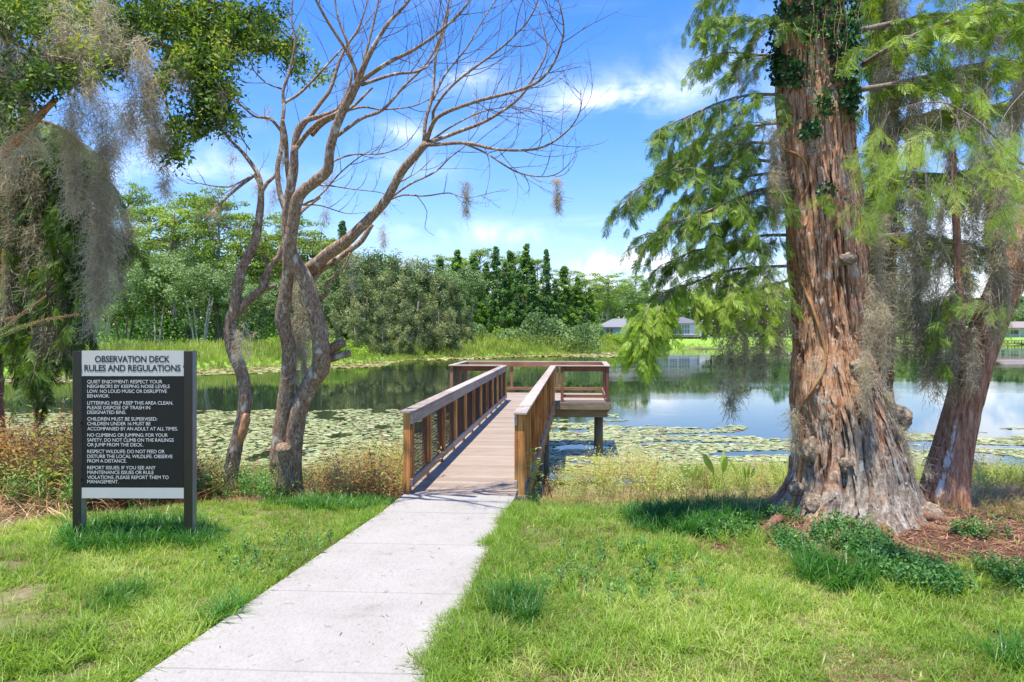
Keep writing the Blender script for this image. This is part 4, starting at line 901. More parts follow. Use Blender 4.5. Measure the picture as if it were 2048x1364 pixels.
def feather(limbs, seed, nsub, lsub, droop, frond_every, fsc, rl=(.03, .006), dback=.5, twig_n=5, flat=False):
    """limb polylines (world) -> twig mesh builder, frond positions and directions"""
    g = np.random.default_rng(seed); mbx = MB(); P_, D_, S_ = [], [], []
    for Lm in limbs:
        Q, rr_ = spline(np.array(Lm), np.linspace(rl[0], rl[1], len(Lm)), .08); mbx.tube(Q, rr_, 7, .5, .1)
        seg = np.concatenate([[0], np.cumsum(np.linalg.norm(np.diff(Q, axis=0), axis=1))]); tot_ = seg[-1]
        ns = int(tot_ * nsub)
        for k in range(ns):
            s_ = tot_ * (.08 + .92 * (k + g.random()) / ns); i = min(len(Q) - 2, np.searchsorted(seg, s_)); T = norm(Q[min(i + 2, len(Q) - 1)] - Q[max(i - 1, 0)])
            sd_ = norm(np.cross(T, [0, 0, 1])) * (1 if k % 2 else -1); d = norm(T * g.uniform(.3, 1) + sd_ * g.uniform(.3, 1) * dback * 2 + np.array([0, 0, g.uniform(-.2, .35)]))
            ln = lsub * g.uniform(.45, 1.15) * (1.15 - .55 * s_ / tot_); n = 7; p_ = Q[i].copy(); pts = [p_]
            for q in range(n):
                d = norm(d + np.array([0, 0, -droop * .16]) + g.normal(0, .07, 3)); p_ = p_ + d * ln / n; pts.append(p_)
                m_ = max(1, int(ln / n / frond_every + g.random()))
                for z in range(m_):
                    sdv = norm(np.cross(d, [0, 0, 1])); fd = norm(d * g.uniform(.3, .9) + sdv * g.choice([-1, 1]) * g.uniform(.2, .9) + np.array([0, 0, -droop * g.uniform(.1, .9)]))
                    P_.append(p_ + g.normal(0, .012, 3)); D_.append(fd); S_.append(fsc * g.uniform(.6, 1.15))
            mbx.tube(pts, np.linspace(.006, .0018, len(pts)), twig_n, cap=False)
    return mbx, np.array(P_), np.array(D_), np.array(S_)
def feather_parts(limbs, seed, parent, off, mat, protos, tone=.5, leaf='foliage', **kw):
    mbx, P_, D_, S_ = feather(limbs, seed, **kw)
    mbx.V = [v_ - off for v_ in mbx.V]; br = mbx.build('branch', m_branch, parent, True)
    cl = fbm(P_ * 1.6, 3, seed) - .5
    V, F, r = scatter(protos, P_ - off, frames(D_, len(D_)), S_, rnd=np.clip(tone + cl * .9 + rng.normal(0, .1, len(P_)), 0, 1), jitter=.12)
    np_mesh(leaf, V, F, mat, br, rnd=r)
    return P_
A3 = lambda P: [at(*p) for p in P]
# left-hand limbs seen against the sky
limbsL = [A3([(1563, 325, 8.4), (1502, 321, 8.3), (1440, 334, 8.2), (1361, 340, 8.0), (1290, 365, 7.9), (1245, 415, 7.8)]),
          A3([(1572, 189, 8.4), (1500, 190, 8.2), (1440, 205, 8.1), (1370, 235, 8.0), (1310, 262, 7.9)]),
          A3([(1600, 40, 8.4), (1520, 45, 8.2), (1460, 35, 8.2), (1400, 45, 8.1)]),
          A3([(1563, 345, 8.5), (1500, 352, 8.8), (1430, 372, 9.0), (1370, 400, 9.2), (1330, 440, 9.3)]),
          A3([(1575, 425, 8.5), (1520, 425, 8.6), (1455, 442, 8.6), (1400, 460, 8.7)]),
          A3([(1600, -60, 8.4), (1520, -70, 8.1), (1450, -40, 8.0), (1400, 0, 8.0)]),
          A3([(1569, 245, 8.5), (1520, 250, 8.9), (1460, 262, 9.3), (1390, 292, 9.6), (1325, 320, 9.8)])]
limbsL += [A3([(1578, 470, 8.5), (1520, 472, 8.3), (1450, 490, 8.1), (1380, 505, 8.0), (1330, 530, 8.0)]), A3([(1572, 370, 8.5), (1500, 385, 8.2), (1420, 420, 7.9), (1340, 450, 7.8), (1290, 475, 7.8)]), A3([(1565, 290, 8.6), (1500, 285, 8.9), (1420, 300, 9.2), (1340, 330, 9.4)]), A3([(1590, 110, 8.5), (1520, 110, 8.6), (1450, 105, 8.6), (1395, 120, 8.6)])]
feather_parts(limbsL, 5, gtree, go, m_cyp, FROND, .6, nsub=17, lsub=.66, droop=1.1, frond_every=.034, fsc=.48, rl=(.020, .005))
limbsB = [A3([(1581, 532, 8.3), (1520, 534, 8.2), (1458, 541, 8.1), (1400, 560, 8.0), (1340, 588, 7.9), (1290, 612, 7.8)]),
          A3([(1579, 560, 8.3), (1530, 575, 8.1), (1490, 582, 7.9), (1455, 585, 7.8)])]
feather_parts(limbsB, 6, gtree, go, m_cyp, FROND, .85, nsub=19, lsub=.70, droop=1.35, frond_every=.036, fsc=.46, rl=(.018, .005))
limbsB2 = [A3([(1300, 608, 7.8), (1275, 650, 7.75), (1268, 700, 7.7)]), A3([(1400, 560, 8.0), (1345, 580, 7.9), (1300, 608, 7.8), (1268, 650, 7.75)]), A3([(1345, 590, 7.9), (1330, 625, 7.8), (1325, 660, 7.8)]), A3([(1310, 600, 8.0), (1285, 630, 8.1), (1280, 680, 8.1)]), A3([(1320, 600, 7.9), (1296, 650, 7.8), (1290, 700, 7.8)]), A3([(1360, 570, 7.9), (1330, 610, 7.9), (1318, 655, 7.9)])]
feather_parts(limbsB2, 16, gtree, go, m_cyp_bright, FROND, .55, nsub=30, lsub=.5, droop=1.3, frond_every=.034, fsc=.42, rl=(.010, .003))
# right-hand limbs and the dense moss-hung crown above and behind
limbsR = [A3([(1720, 180, 8.5), (1800, 165, 8.9), (1900, 140, 9.4), (2010, 120, 9.8), (2120, 120, 10)]), A3([(1725, 60, 8.5), (1820, 40, 9.0), (1930, 30, 9.4), (2060, 40, 9.8)]),
          A3([(1738, 330, 8.6), (1800, 345, 9.2), (1880, 350, 9.9), (1990, 340, 10.6), (2100, 350, 11)]), A3([(1745, 475, 8.6), (1800, 470, 9.2), (1860, 478, 9.8), (1930, 490, 10.3)]),
          A3([(1725, 130, 8.4), (1790, 90, 8.0), (1880, 50, 7.8), (1990, 20, 7.6), (2100, 10, 7.5)]), A3([(1745, 300, 9.2), (1830, 235, 9.8), (1950, 215, 10.5), (2060, 200, 11)]),
          A3([(1720, 0, 8.5), (1800, -50, 9), (1900, -80, 9.6), (2050, -60, 10)])]
feather_parts(limbsR, 7, gtree, go, m_cyp, FROND, .74, nsub=13, lsub=.85, droop=.9, frond_every=.05, fsc=.62, rl=(.034, .01), dback=.9)
# bright near sprays at the right
limbsN = [A3([(2080, 340, 5.6), (2035, 322, 5.6), (2000, 285, 5.6), (1965, 250, 5.6), (1925, 222, 5.7), (1885, 205, 5.7), (1830, 208, 5.8), (1790, 222, 5.9)]),
          A3([(1885, 205, 5.7), (1880, 225, 5.7), (1882, 262, 5.7), (1850, 268, 5.75)]), A3([(1890, 208, 5.7), (1915, 240, 5.65), (1920, 270, 5.6)]), A3([(1830, 208, 5.8), (1845, 240, 5.8), (1838, 262, 5.8)]),
          A3([(1970, 240, 5.6), (1968, 262, 5.6), (1990, 300, 5.55), (2005, 310, 5.5)]), A3([(2080, 150, 6.2), (2020, 215, 6), (1995, 262, 5.9)])]
for k_, Lm in enumerate(limbsN):
    Q, rr_ = spline(np.array(Lm), np.linspace(.011 if k_ == 0 else .006, .003, len(Lm)), .05); MB().tube(Q - go, rr_, 7, .5, .15).build('branch', m_branch, gtree, True)
g = np.random.default_rng(31); P_, D_, S_ = [], [], []; tw = MB()
for (px, py, d_, n, spread, ln) in ((1845, 262, 5.75, 16, 30, 90), (1800, 280, 5.8, 12, 26, 60), (1755, 240, 5.9, 8, 22, 50), (1900, 345, 5.7, 14, 32, 60), (1935, 240, 5.65, 9, 24, 50), (2005, 312, 5.5, 14, 34, 60), (1965, 275, 5.6, 8, 24, 40), (2008, 405, 5.5, 9, 10, 46),
                                   (1745, 345, 6.2, 12, 24, 60), (1735, 295, 6.3, 8, 20, 40), (1765, 390, 6.1, 9, 22, 50), (1800, 355, 6.0, 7, 10, 50), (2030, 265, 5.5, 10, 26, 40), (1960, 180, 6, 8, 20, 40), (1850, 370, 6, 6, 20, 40), (1712, 400, 6.2, 5, 9, 36), (1995, 604, 5.9, 5, 14, 12), (1738, 425, 6.2, 6, 14, 40), (1645, 385, 7.4, 5, 12, 16), (1540, 540, 7.6, 8, 26, 40), (1500, 575, 7.6, 7, 26, 30),
                                   (2040, 350, 5.5, 9, 24, 50), (1770, 300, 6.0, 8, 24, 40)):
    for k in range(n):
        p_ = at(px + g.normal(0, spread * .6), py + g.uniform(-.3, .8) * ln * .6, d_ + g.normal(0, .12)); a_ = g.uniform(-1, 1)
        d = norm(np.array([a_ * .7, g.uniform(-.6, .6), g.uniform(-1.3, -.2)])); P_.append(p_); D_.append(d); S_.append(g.uniform(.6, 1.0)); tw.tube([p_ - d * .10 + np.array([0, 0, .05]), p_, p_ + d * .22], [.0022, .002, .001], 4, cap=False)
P_, D_ = np.array(P_), np.array(D_)
V, F, r = scatter(FROND_D, P_ - go, frames(D_, len(D_)), np.array(S_) * 1.05, rnd=np.clip(.66 + (fbm(P_ * 2.5, 2, 4) - .5) * 1.2, 0, 1), jitter=.15)
nb = np_mesh('bright_foliage', V, F, m_cyp_bright, gtree, rnd=r); tw.V = [v_ - go for v_ in tw.V]; tw.build('twigs', m_branch, gtree)
# ivy on the upper trunk and hanging strands
g = np.random.default_rng(8); P_, D_ = [], []
for k in range(1900):
    py = g.uniform(-260, 235) ; u = g.random(); lim = 1605 if py < 60 else 1652
    px = g.uniform(lim - 45, 1720) if g.random() < .86 or py > 165 else g.uniform(1548, 1582)
    if py > 120 and px < 1660 and px > 1585: continue
    if py > 75 and 1590 < px < 1655: continue
    if py > 90 and px > 1600 and g.random() < (py - 90) / 150: continue
    q, th_ = on_trunk(np.clip(px, 1566, 1690), py, g.uniform(.01, .12)); 
    if px < 1562: q = q + [-.03 * g.random() - .04, 0, 0]
    P_.append(q); D_.append([math.cos(th_) + g.normal(0, .5), math.sin(th_) + g.normal(0, .5), g.normal(-.2, .5)])
for (cx_, cy_, sp_, n) in ((1597, 145, 14, 70), (1622, 255, 12, 40), (1640, 205, 12, 26), (1565, 125, 20, 130), (1645, 390, 12, 20), (1700, 195, 18, 90)):
    for k in range(n):
        q, th_ = on_trunk(cx_ + g.normal(0, sp_ * .6), cy_ + g.normal(0, sp_), g.uniform(.01, .06)); P_.append(q); D_.append([math.cos(th_) + g.normal(0, .4), math.sin(th_), g.normal(-.2, .4)])
P_, D_ = np.array(P_), np.array(D_); IV = [leaf_twig(3, .055, .045, .05, s) for s in range(4)]
V, F, r = scatter(IV, P_ - go, frames(D_, len(D_)), g.uniform(.7, 1.25, len(P_))); np_mesh('ivy', V, F, m_ivy, gtree, rnd=r)
tw = MB(); P_ = []
for k in range(9):
    px = g.uniform(1600, 1740); q0 = at(px, g.uniform(-60, 40), 7.7); ln = g.uniform(.5, 1.1); pts = [q0 + np.array([math.sin(z * 1.3 + k) * .02, 0, -ln * z / 8]) for z in range(9)]; tw.tube(pts, .003, 5, cap=False)
    for z in range(int(ln * 16)): P_.append(q0 + [g.normal(0, .03), g.normal(0, .03), -ln * g.random()])
P_ = np.array(P_); V, F, r = scatter(IV, P_ - go, frames(g.normal(0, 1, (len(P_), 3)), len(P_)), .6, rnd=np.clip(g.normal(.9, .1, len(P_)), 0, 1)); np_mesh('hanging_ivy', V, F, m_ivy, gtree, rnd=r)
tw.V = [v_ - go for v_ in tw.V]; tw.build('vine_stem', m_vine, gtree)
# grey moss on the great cypress
C1 = []
for (px, py, d_, ln, rd, dn) in ((1550, 245, 8.15, .95, .085, 260), (1548, 330, 8.1, .65, .08, 220), (1800, 850, 8.15, 1.0, .11, 200), (1815, 890, 8.1, .8, .08, 160), (1728, 700, 7.75, .55, .07, 150), (1735, 610, 7.9, .8, .06, 120), (1585, 800, 8.05, .5, .05, 130), (1765, 600, 8.2, .8, .08, 170), (1775, 760, 8.1, .5, .08, 150), (1757, 420, 8.4, 1.3, .09, 160),
                             (1740, 540, 8.1, .5, .06, 120), (1632, 690, 7.8, .22, .05, 80), (1540, 480, 8.2, .5, .05, 110)):
    C1.append((at(px, py, d_) - go, ln, rd, dn))
moss_obj(C1, m_moss, gtree, MOSS_N, .62)
C2 = []
for (px, py, d_, ln, rd, dn) in ((1462, 565, 8.0, 1.35, .10, 120), (1490, 560, 8.0, 1.1, .09, 110), (1525, 540, 8.1, 1.15, .11, 120), (1552, 560, 8.1, .8, .09, 110), (1478, 110, 8.2, .75, .05, 70), (1498, 260, 8.3, 1.1, .05, 80), (1392, 265, 8, .75, .035, 60), (1350, 430, 8, .5, .04, 60), (1438, 480, 8.5, .5, .06, 70), (1530, 400, 8.3, .5, .06, 80), (1322, 470, 8, .3, .04, 60), (1440, 250, 8.3, .5, .04, 60),
                             (1510, 60, 8.2, .8, .04, 60), (1440, 575, 8.1, 1.1, .06, 90), (1560, 600, 8.2, .7, .06, 90), (1480, 600, 8.2, 1.0, .06, 90), (1510, 590, 8.0, .9, .05, 90), (1580, 590, 8.1, .5, .05, 80), (1410, 600, 8, .6, .04, 60)):
    C2.append((at(px, py, d_) - go, ln, rd * .8, dn * .7))
g = np.random.default_rng(77)
for k in range(66):
    px = g.uniform(1765, 2060); py = g.uniform(-80, 460); d_ = g.uniform(8.4, 10.4); C2.append((at(px, py, d_) - go, g.uniform(.6, 1.7), g.uniform(.04, .10), 75))
for (px, py, ln) in ((1835, 430, 1.5), (1875, 520, 1.2), (1905, 560, 1.3), (1850, 600, .95), (1872, 640, .85), (1780, 540, 1.0), (1990, 430, 1.3), (1935, 480, .7)): C2.append((at(px, py, 8.6) - go, ln, .085, 90))
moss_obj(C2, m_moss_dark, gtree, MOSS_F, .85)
# ground of shed needles round its foot
# ------------------------------------------------------------------ trunks behind and the leaning one
rear = thing('moss_hung_tree', 'dark mossy trunk standing behind the right edge of the great cypress', 'tree', (4.75, 9.9, 0)); ro = np.array([4.75, 9.9, 0.0])
Q, rr_ = spline(np.array([at(1752, 975, 9.9), at(1755, 800, 9.9), at(1762, 600, 9.9), at(1766, 400, 9.9), at(1764, 200, 9.9), at(1768, 0, 9.9), at(1770, -200, 9.9)]), np.linspace(.20, .14, 7), .08)
MB().tube(Q - ro, rr_, 16, .5, .25).build('trunk', m_bark_lean, rear, True)
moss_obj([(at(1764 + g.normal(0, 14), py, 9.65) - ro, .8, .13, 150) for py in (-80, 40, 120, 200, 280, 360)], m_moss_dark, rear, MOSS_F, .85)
lean = thing('leaning_tree', 'slanting reddish-brown trunk with pale lichen streaks at the right edge, leaning right', 'tree', (float(at(1885, 1020, 8.9)[0]), 8.9, 0)); lo_ = np.array(lean.location)
LP = [(1878, 1050), (1884, 1010), (1892, 960), (1905, 900), (1925, 820), (1952, 720), (1990, 620), (2030, 530), (2065, 450), (2110, 350), (2150, 250), (2200, 130), (2250, 0)]
LR = [.36, .30, .26, .225, .205, .20, .195, .19, .185, .18, .17, .16, .15]
Q, rr_ = spline(np.array([at(p_[0], p_[1], 8.9 + k * .02) for k, p_ in enumerate(LP)]), np.array(LR), .025)
n = 120; T = norm(np.gradient(Q, axis=0)); u0 = norm(np.array([[1.0, 0, 0]]) - T * T[:, :1]); v0 = np.cross(T, u0); tt_ = np.arange(n) / n * 2 * np.pi
ring = u0[:, None] * np.cos(tt_)[None, :, None] + v0[:, None] * np.sin(tt_)[None, :, None]
ss = np.cumsum(np.concatenate([[0], np.linalg.norm(np.diff(Q, axis=0), axis=1)]))
S2, T2 = np.meshgrid(ss, tt_, indexing='ij'); f_ = fbm(np.stack([np.cos(T2.ravel()) * 9, np.sin(T2.ravel()) * 9, S2.ravel() * 1.1], 1), 3, 51); f_ = np.abs(f_ - .5) * 2
low = np.clip(1 - S2.ravel() / .7, 0, 1); fl = (fbm(np.stack([np.cos(T2.ravel()) * 2.3, np.sin(T2.ravel()) * 2.3, S2.ravel() * .4], 1), 2, 6) - .5) * .8 * low
rad = np.repeat(rr_, n) * (1 + fl) - np.clip(.22 - f_, 0, .22) * .075
V = (Q[:, None] + ring * rad.reshape(len(Q), n)[..., None]).reshape(-1, 3) - lo_
i = np.arange(len(Q) - 1)[:, None] * n; j = np.arange(n)[None]; jn = (j + 1) % n
m_lean, t, o = M('leaning_bark'); v = mapped(t, (16, 16, 1.6)); n1 = N(t, 'TexNoise', Scale=1.8, Detail=9.0, Roughness=.7, Distortion=.4); L(t, v, n1.inputs['Vector'])
base = ramp(t, n1.outputs[0], [(.28, (.07, .035, .02)), (.44, (.32, .15, .08)), (.56, (.48, .27, .165)), (.7, (.60, .43, .31))])
a = N(t, 'Attribute', attribute_name='lichen'); n2 = N(t, 'TexNoise', Scale=9.0, Detail=7.0, Roughness=.75); L(t, mapped(t, (1, 1, .35)), n2.inputs['Vector'])
f = N(t, 'Math', operation='MULTIPLY_ADD'); L(t, a.outputs['Fac'], f.inputs[0]); f.inputs[1].default_value = .42; L(t, n2.outputs[0], f.inputs[2])
mr = N(t, 'MapRange'); mr.inputs['From Min'].default_value = .88; mr.inputs['From Max'].default_value = .91; L(t, f.outputs[0], mr.inputs[0])
c = mixc(t, mr.outputs[0], base, (.62, .60, .54)); p = N(t, 'BsdfPrincipled', Roughness=.92); p.inputs['Specular IOR Level'].default_value = .15; L(t, c, p.inputs['Base Color'])
b = N(t, 'Bump'); b.inputs['Strength'].default_value = .9; b.inputs['Distance'].default_value = .025; L(t, n1.outputs[0], b.inputs['Height']); L(t, b.outputs[0], p.inputs['Normal']); L(t, p.outputs[0], o.inputs[0])
side = np.clip(1 - np.abs(((T2.ravel() + 2.2 + np.pi) % (2 * np.pi)) - np.pi) / .75, 0, 1) * np.clip((S2.ravel() - .1) * 4, 0, 1) * np.clip((1.6 - S2.ravel()) * 2, 0, 1)
np_mesh('trunk', V, np.stack([i + j, i + jn, i + n + jn, i + n + j], -1).reshape(-1, 4), m_lean, lean, smooth=True, attrs={'lichen': side})
mb = MB()
Q, rr_ = spline(np.array([at(1922, 770, 8.7), at(1922, 700, 8.65), at(1921, 620, 8.6), at(1916, 540, 8.6), at(1912, 440, 8.6), at(1905, 300, 8.6)]), [.075, .055, .05, .045, .04, .03], .06); mb.tube(Q - lo_, rr_, 10, .5, .2)
Q, rr_ = spline(np.array([at(1955, 740, 8.75), at(1948, 690, 8.7), at(1960, 640, 8.7), at(1978, 600, 8.7)]), [.05, .05, .04, .02], .06); mb.tube(Q - lo_, rr_, 8, .5, .2)
Q, rr_ = spline(np.array([at(1925, 610, 8.6), at(1945, 600, 8.6), at(1962, 597, 8.6), at(1985, 600, 8.7)]), [.012, .014, .012, .01], .05); mb.tube(Q - lo_, rr_, 6)
mb.build('branch', m_bark_lean, lean, True)
moss_obj([(at(px, py, d_) - lo_, ln, rd, dn) for px, py, d_, ln, rd, dn in ((1948, 640, 8.6, .6, .05, 150), (1938, 700, 8.55, .4, .05, 150), (1975, 560, 8.6, .5, .05, 100), (1905, 580, 8.6, .9, .05, 120), (1985, 500, 8.6, .5, .05, 90), (2030, 400, 8.7, .6, .07, 100), (1990, 640, 8.62, .3, .02, 60), (1855, 870, 8.6, .4, .04, 90), (1945, 900, 8.9, .7, .03, 70))], m_moss, lean, MOSS_F, .75)
limbs = [A3([(1918, 560, 8.6), (1890, 590, 8.5), (1870, 640, 8.5), (1862, 680, 8.5)]), A3([(1921, 740, 8.6), (1900, 725, 8.6), (1870, 715, 8.6)])]
feather_parts(limbs, 9, lean, lo_, m_cyp, FROND, .6, nsub=10, lsub=.3, droop=1.6, frond_every=.07, fsc=.55, rl=(.014, .005))

# ------------------------------------------------------------------ overhanging oak, top left
OK_ = 1.62; A4 = lambda P: [at(a_, b_, c_ * OK_) for a_, b_, c_ in P]
oak = thing('oak_tree', 'leafy oak overhanging the top left corner with long grey moss hanging from it', 'tree', (-9.6, 8.6, 0)); oo = np.array([-9.6, 8.6, 0.0])
mb = MB()
OB = [([(-9.6, 8.6, -.3), (-9.5, 8.6, 1.8), (-9.3, 8.7, 4.0), (-8.8, 8.9, 6.4)], [.34, .28, .24, .18]),
      (A4([(-420, -120, 5.8), (-150, -60, 5.8), (60, 10, 5.9), (240, 60, 6.0), (380, 100, 6.1), (480, 60, 6.2)]), [.12, .07, .05, .035, .02, .008]),
      (A4([(60, 10, 5.9), (180, -20, 6.1), (330, -20, 6.3), (470, 20, 6.4), (560, 60, 6.5), (640, 140, 6.6)]), [.04, .035, .03, .02, .01, .004]),
      (A4([(240, 60, 6.0), (300, 130, 6.0), (330, 190, 6.0), (345, 260, 6.0)]), [.02, .015, .01, .005]),
      (A4([(380, 100, 6.1), (400, 150, 6.1), (440, 200, 6.1), (455, 240, 6.1)]), [.015, .01, .008, .004]),
      (A4([(-150, -60, 5.8), (-40, 40, 5.2), (60, 100, 5.1), (150, 120, 5.1)]), [.05, .035, .02, .008])]
for P, r in OB:
    Q, rr_ = spline(np.array(P), r, .06); mb.tube(Q - oo, rr_, 10, .5, .1)
mb.build('trunk', m_bark_dead, oak, True)
Q, rr_ = spline(np.array(A4([(-60, 360, 5.3), (0, 312, 5.3), (30, 282, 5.3), (70, 240, 5.3), (112, 198, 5.3)])), [.066, .064, .055, .045, .028], .04)
lb = MB().tube(Q - oo, rr_, 12, .5, .2).build('broken_branch', m_barkless, oak, True)
g = np.random.default_rng(19); P_, T_ = [], []
CL = [(20, 30, 90, 60, 5.2, 260), (120, 20, 90, 60, 5.6, 300), (60, 150, 80, 60, 5.2, 300), (150, 130, 60, 50, 5.4, 280), (240, 40, 80, 60, 6, 300), (10, 210, 40, 40, 5.1, 90), (330, 30, 90, 60, 6.2, 330), (210, 110, 50, 40, 5.8, 160),
      (420, 40, 90, 50, 6.3, 360), (490, 60, 60, 50, 6.4, 260), (400, 110, 50, 40, 6.1, 240), (440, 105, 70, 30, 6.2, 200), (430, 170, 50, 45, 6.1, 210), (410, 215, 50, 45, 6.1, 220), (455, 235, 30, 30, 6.1, 90), (395, 250, 25, 25, 6.1, 50), (345, 250, 25, 40, 6.0, 90), (350, 300, 22, 30, 6.0, 80),
      (360, 120, 40, 40, 6, 140), (540, 75, 35, 30, 6.5, 90), (570, 105, 30, 25, 6.55, 60), (600, 125, 30, 18, 6.6, 40), (640, 150, 20, 20, 6.6, 26), (545, 30, 30, 30, 6.5, 60), (590, 80, 20, 16, 6.6, 24), (-120, 80, 120, 120, 5.4, 300), (-60, -60, 200, 60, 5.6, 300), (200, -70, 200, 50, 6, 300), (450, -60, 150, 40, 6.3, 200), (315, 170, 30, 40, 6, 60), (290, 60, 120, 60, 6.6, 260), (120, 80, 150, 90, 6.6, 300), (610, 150, 14, 12, 6.6, 12)]
for (cx_, cy_, rx_, ry_, d_, n) in CL:
    tone = g.uniform(.4, .85)
    for k in range(int(n * .66)):
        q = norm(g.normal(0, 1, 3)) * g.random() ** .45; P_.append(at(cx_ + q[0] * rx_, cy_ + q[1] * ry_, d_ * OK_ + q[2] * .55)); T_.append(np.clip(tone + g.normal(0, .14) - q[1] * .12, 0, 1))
P_ = np.array(P_); D_ = g.normal(0, 1, (len(P_), 3)) + [.3, 0, -.25]
V, F, r = scatter(OAKT, P_ - oo, frames(D_, len(D_)), g.uniform(.75, 1.2, len(P_)) * 1.42, rnd=np.array(T_), jitter=.22); np_mesh('foliage', V, F, m_oak, oak, rnd=r)
C3 = []
for px, py, d_, ln, rw, dn in ((150, 180, 7.4, 1.15, 22, 110), (138, 200, 7.5, .8, 14, 80), (205, 200, 7.6, 1.55, 26, 105), (222, 260, 7.6, 1.3, 18, 95), (196, 340, 7.6, 1.35, 19, 115), (183, 500, 7.55, .75, 11, 120), (215, 420, 7.6, .8, 12, 90), (240, 190, 7.7, .5, 14, 70),
      (292, 100, 7.9, .75, 18, 110), (312, 150, 7.9, .75, 18, 110), (300, 210, 7.9, .45, 12, 90), (330, 235, 8, .75, 11, 110), (265, 130, 7.9, .6, 16, 80), (365, 95, 8, .4, 14, 90), (395, 160, 8.2, .35, 8, 70), (452, 205, 8.2, .3, 6, 60), (262, 190, 7.9, .4, 14, 60), (345, 110, 8, .3, 12, 70),
      (120, -10, 7.1, .65, 24, 90), (160, 45, 7.1, .55, 20, 90), (10, 20, 6.9, .6, 26, 70), (235, 30, 7.7, .4, 26, 70), (40, 90, 6.9, .45, 20, 70), (60, 190, 7, .5, 14, 70), (200, -20, 7.3, .5, 26, 80), (5, 190, 6.9, .55, 14, 70), (180, 120, 7.1, .35, 24, 80), (88, 60, 7, .35, 20, 70), (100, 230, 7.2, .4, 12, 60), (280, 60, 7.6, .3, 22, 70), (30, 250, 7, .5, 10, 60)):
    d_ *= 1.19; C3.append((at(px, py, d_) - oo, ln * 1.19, rw / FPX * d_ * .88, dn * .48))
moss_obj(C3, m_moss, oak, MOSS_N, 1.1)
# near rusty-tipped cypress twigs at the far left edge
sprig = thing('cypress_sprig', 'low feathery cypress twigs with rust-coloured tips reaching in from the left edge', 'branch', (-5.0, 4.6, 0)); po = np.array([-5.0, 4.6, 0])
m_rust = leaf_mat('rust_tipped_needles', [(0, (.55, .20, .07)), (.3, (.50, .30, .09)), (.5, (.32, .36, .07)), (1, (.20, .33, .05))], .4, .5)
mb = MB(); V_, F_, J_ = [], [], []; k = 0
mb.tube(spline(np.array([[-5.0, 4.6, -.1], [-4.8, 4.6, 1.0], [-4.3, 4.6, 1.9], list(at(-250, 720, 4.6))]), [.02, .018, .012, .006], .06)[0] - po, .012, 8)
for P in ([(-260, 720), (-60, 700), (0, 672), (40, 655), (90, 640), (160, 628)], [(-250, 720), (-60, 690), (0, 662), (40, 630), (70, 608), (94, 590)], [(-150, 712), (-40, 655), (0, 642), (34, 632)], [(-150, 700), (-60, 640), (0, 605), (6, 497)]):
    Q, rr_ = spline(np.array([at(a, b_, 4.6) for a, b_ in P]), np.linspace(.004, .0012, len(P)), .012); mb.tube(Q - po, rr_, 6)
    n = len(Q)
    for i in range(int(n * .3), n - 1):
        T = norm(Q[min(i + 1, n - 1)] - Q[i - 1]); up_ = norm(np.cross(T, [0, 1, 0])); tt = i / n
        for sg in (-1, 1):
            l_ = .034 * (1.05 - .75 * tt ** 2); d = norm(up_ * sg * .8 + T * .75 + rng.normal(0, .12, 3)); w_ = np.cross(d, [0, 1, 0]) * .0032; q = Q[i]
            V_ += [q, q + d * l_ * .5 + w_, q + d * l_, q + d * l_ * .5 - w_]; F_.append((k, k + 1, k + 2, k + 3)); k += 4; J_ += [float(np.clip((1 - tt) * 1.5 + rng.normal(0, .08), 0, 1))] * 4
mb.build('branch', m_branch, sprig, True); np_mesh('foliage', np.array(V_) - po, np.array(F_), m_rust, sprig, rnd=np.array(J_))

# ------------------------------------------------------------------ mid-distance cypress behind the sign, left edge
lc = thing('weeping_cypress', 'dark green weeping cypress with moss curtains behind the sign at the left edge', 'tree', (-8.9, 12.6, float(gz(-8.9, 12.6)[0]))); lco = np.array(lc.location)
Q, rr_ = spline(np.array([[-8.9, 12.6, -.8], [-8.8, 12.6, 1.5], [-8.7, 12.6, 4], [-8.5, 12.6, 6.5]]), [.32, .22, .17, .1], .1); MB().tube(Q - lco, rr_, 14, .5, .15).build('trunk', m_bark_lean, lc, True)
ll = [A3([(-30, y0, 12.4), (60, y0 - 20 + s1, 12.0), (130, y0 + s1, 11.8), (x1, y0 + s1 + 60, 11.6)]) for y0, s1, x1 in ((300, 0, 220), (360, 20, 200), (420, 0, 255), (480, 20, 190), (540, 30, 160), (250, 10, 200), (600, 40, 120), (440, 40, 150), (660, 30, 60), (520, 10, 90), (390, 10, 110), (330, 20, 150))]
feather_parts(ll, 12, lc, lco, m_cyp, FROND, .30, nsub=12, lsub=.75, droop=1.7, frond_every=.06, fsc=.95, rl=(.05, .012))
g = np.random.default_rng(3)
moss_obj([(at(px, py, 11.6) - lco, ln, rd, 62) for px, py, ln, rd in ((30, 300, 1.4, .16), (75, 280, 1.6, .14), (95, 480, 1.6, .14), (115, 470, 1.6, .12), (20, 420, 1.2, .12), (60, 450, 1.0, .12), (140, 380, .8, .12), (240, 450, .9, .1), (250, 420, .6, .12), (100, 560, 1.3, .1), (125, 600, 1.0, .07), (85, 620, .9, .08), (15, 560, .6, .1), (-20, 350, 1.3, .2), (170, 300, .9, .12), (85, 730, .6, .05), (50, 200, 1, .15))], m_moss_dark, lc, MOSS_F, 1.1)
ll = [A3([(60, 640, 11.6), (70, 690, 11.5), (82, 740, 11.5), (86, 800, 11.5)]), A3([(20, 600, 11.6), (30, 650, 11.5), (20, 690, 11.5)])]
feather_parts(ll, 13, lc, lco, m_cyp, FROND, .35, nsub=8, lsub=.4, droop=1.7, frond_every=.07, fsc=.8, rl=(.01, .004))
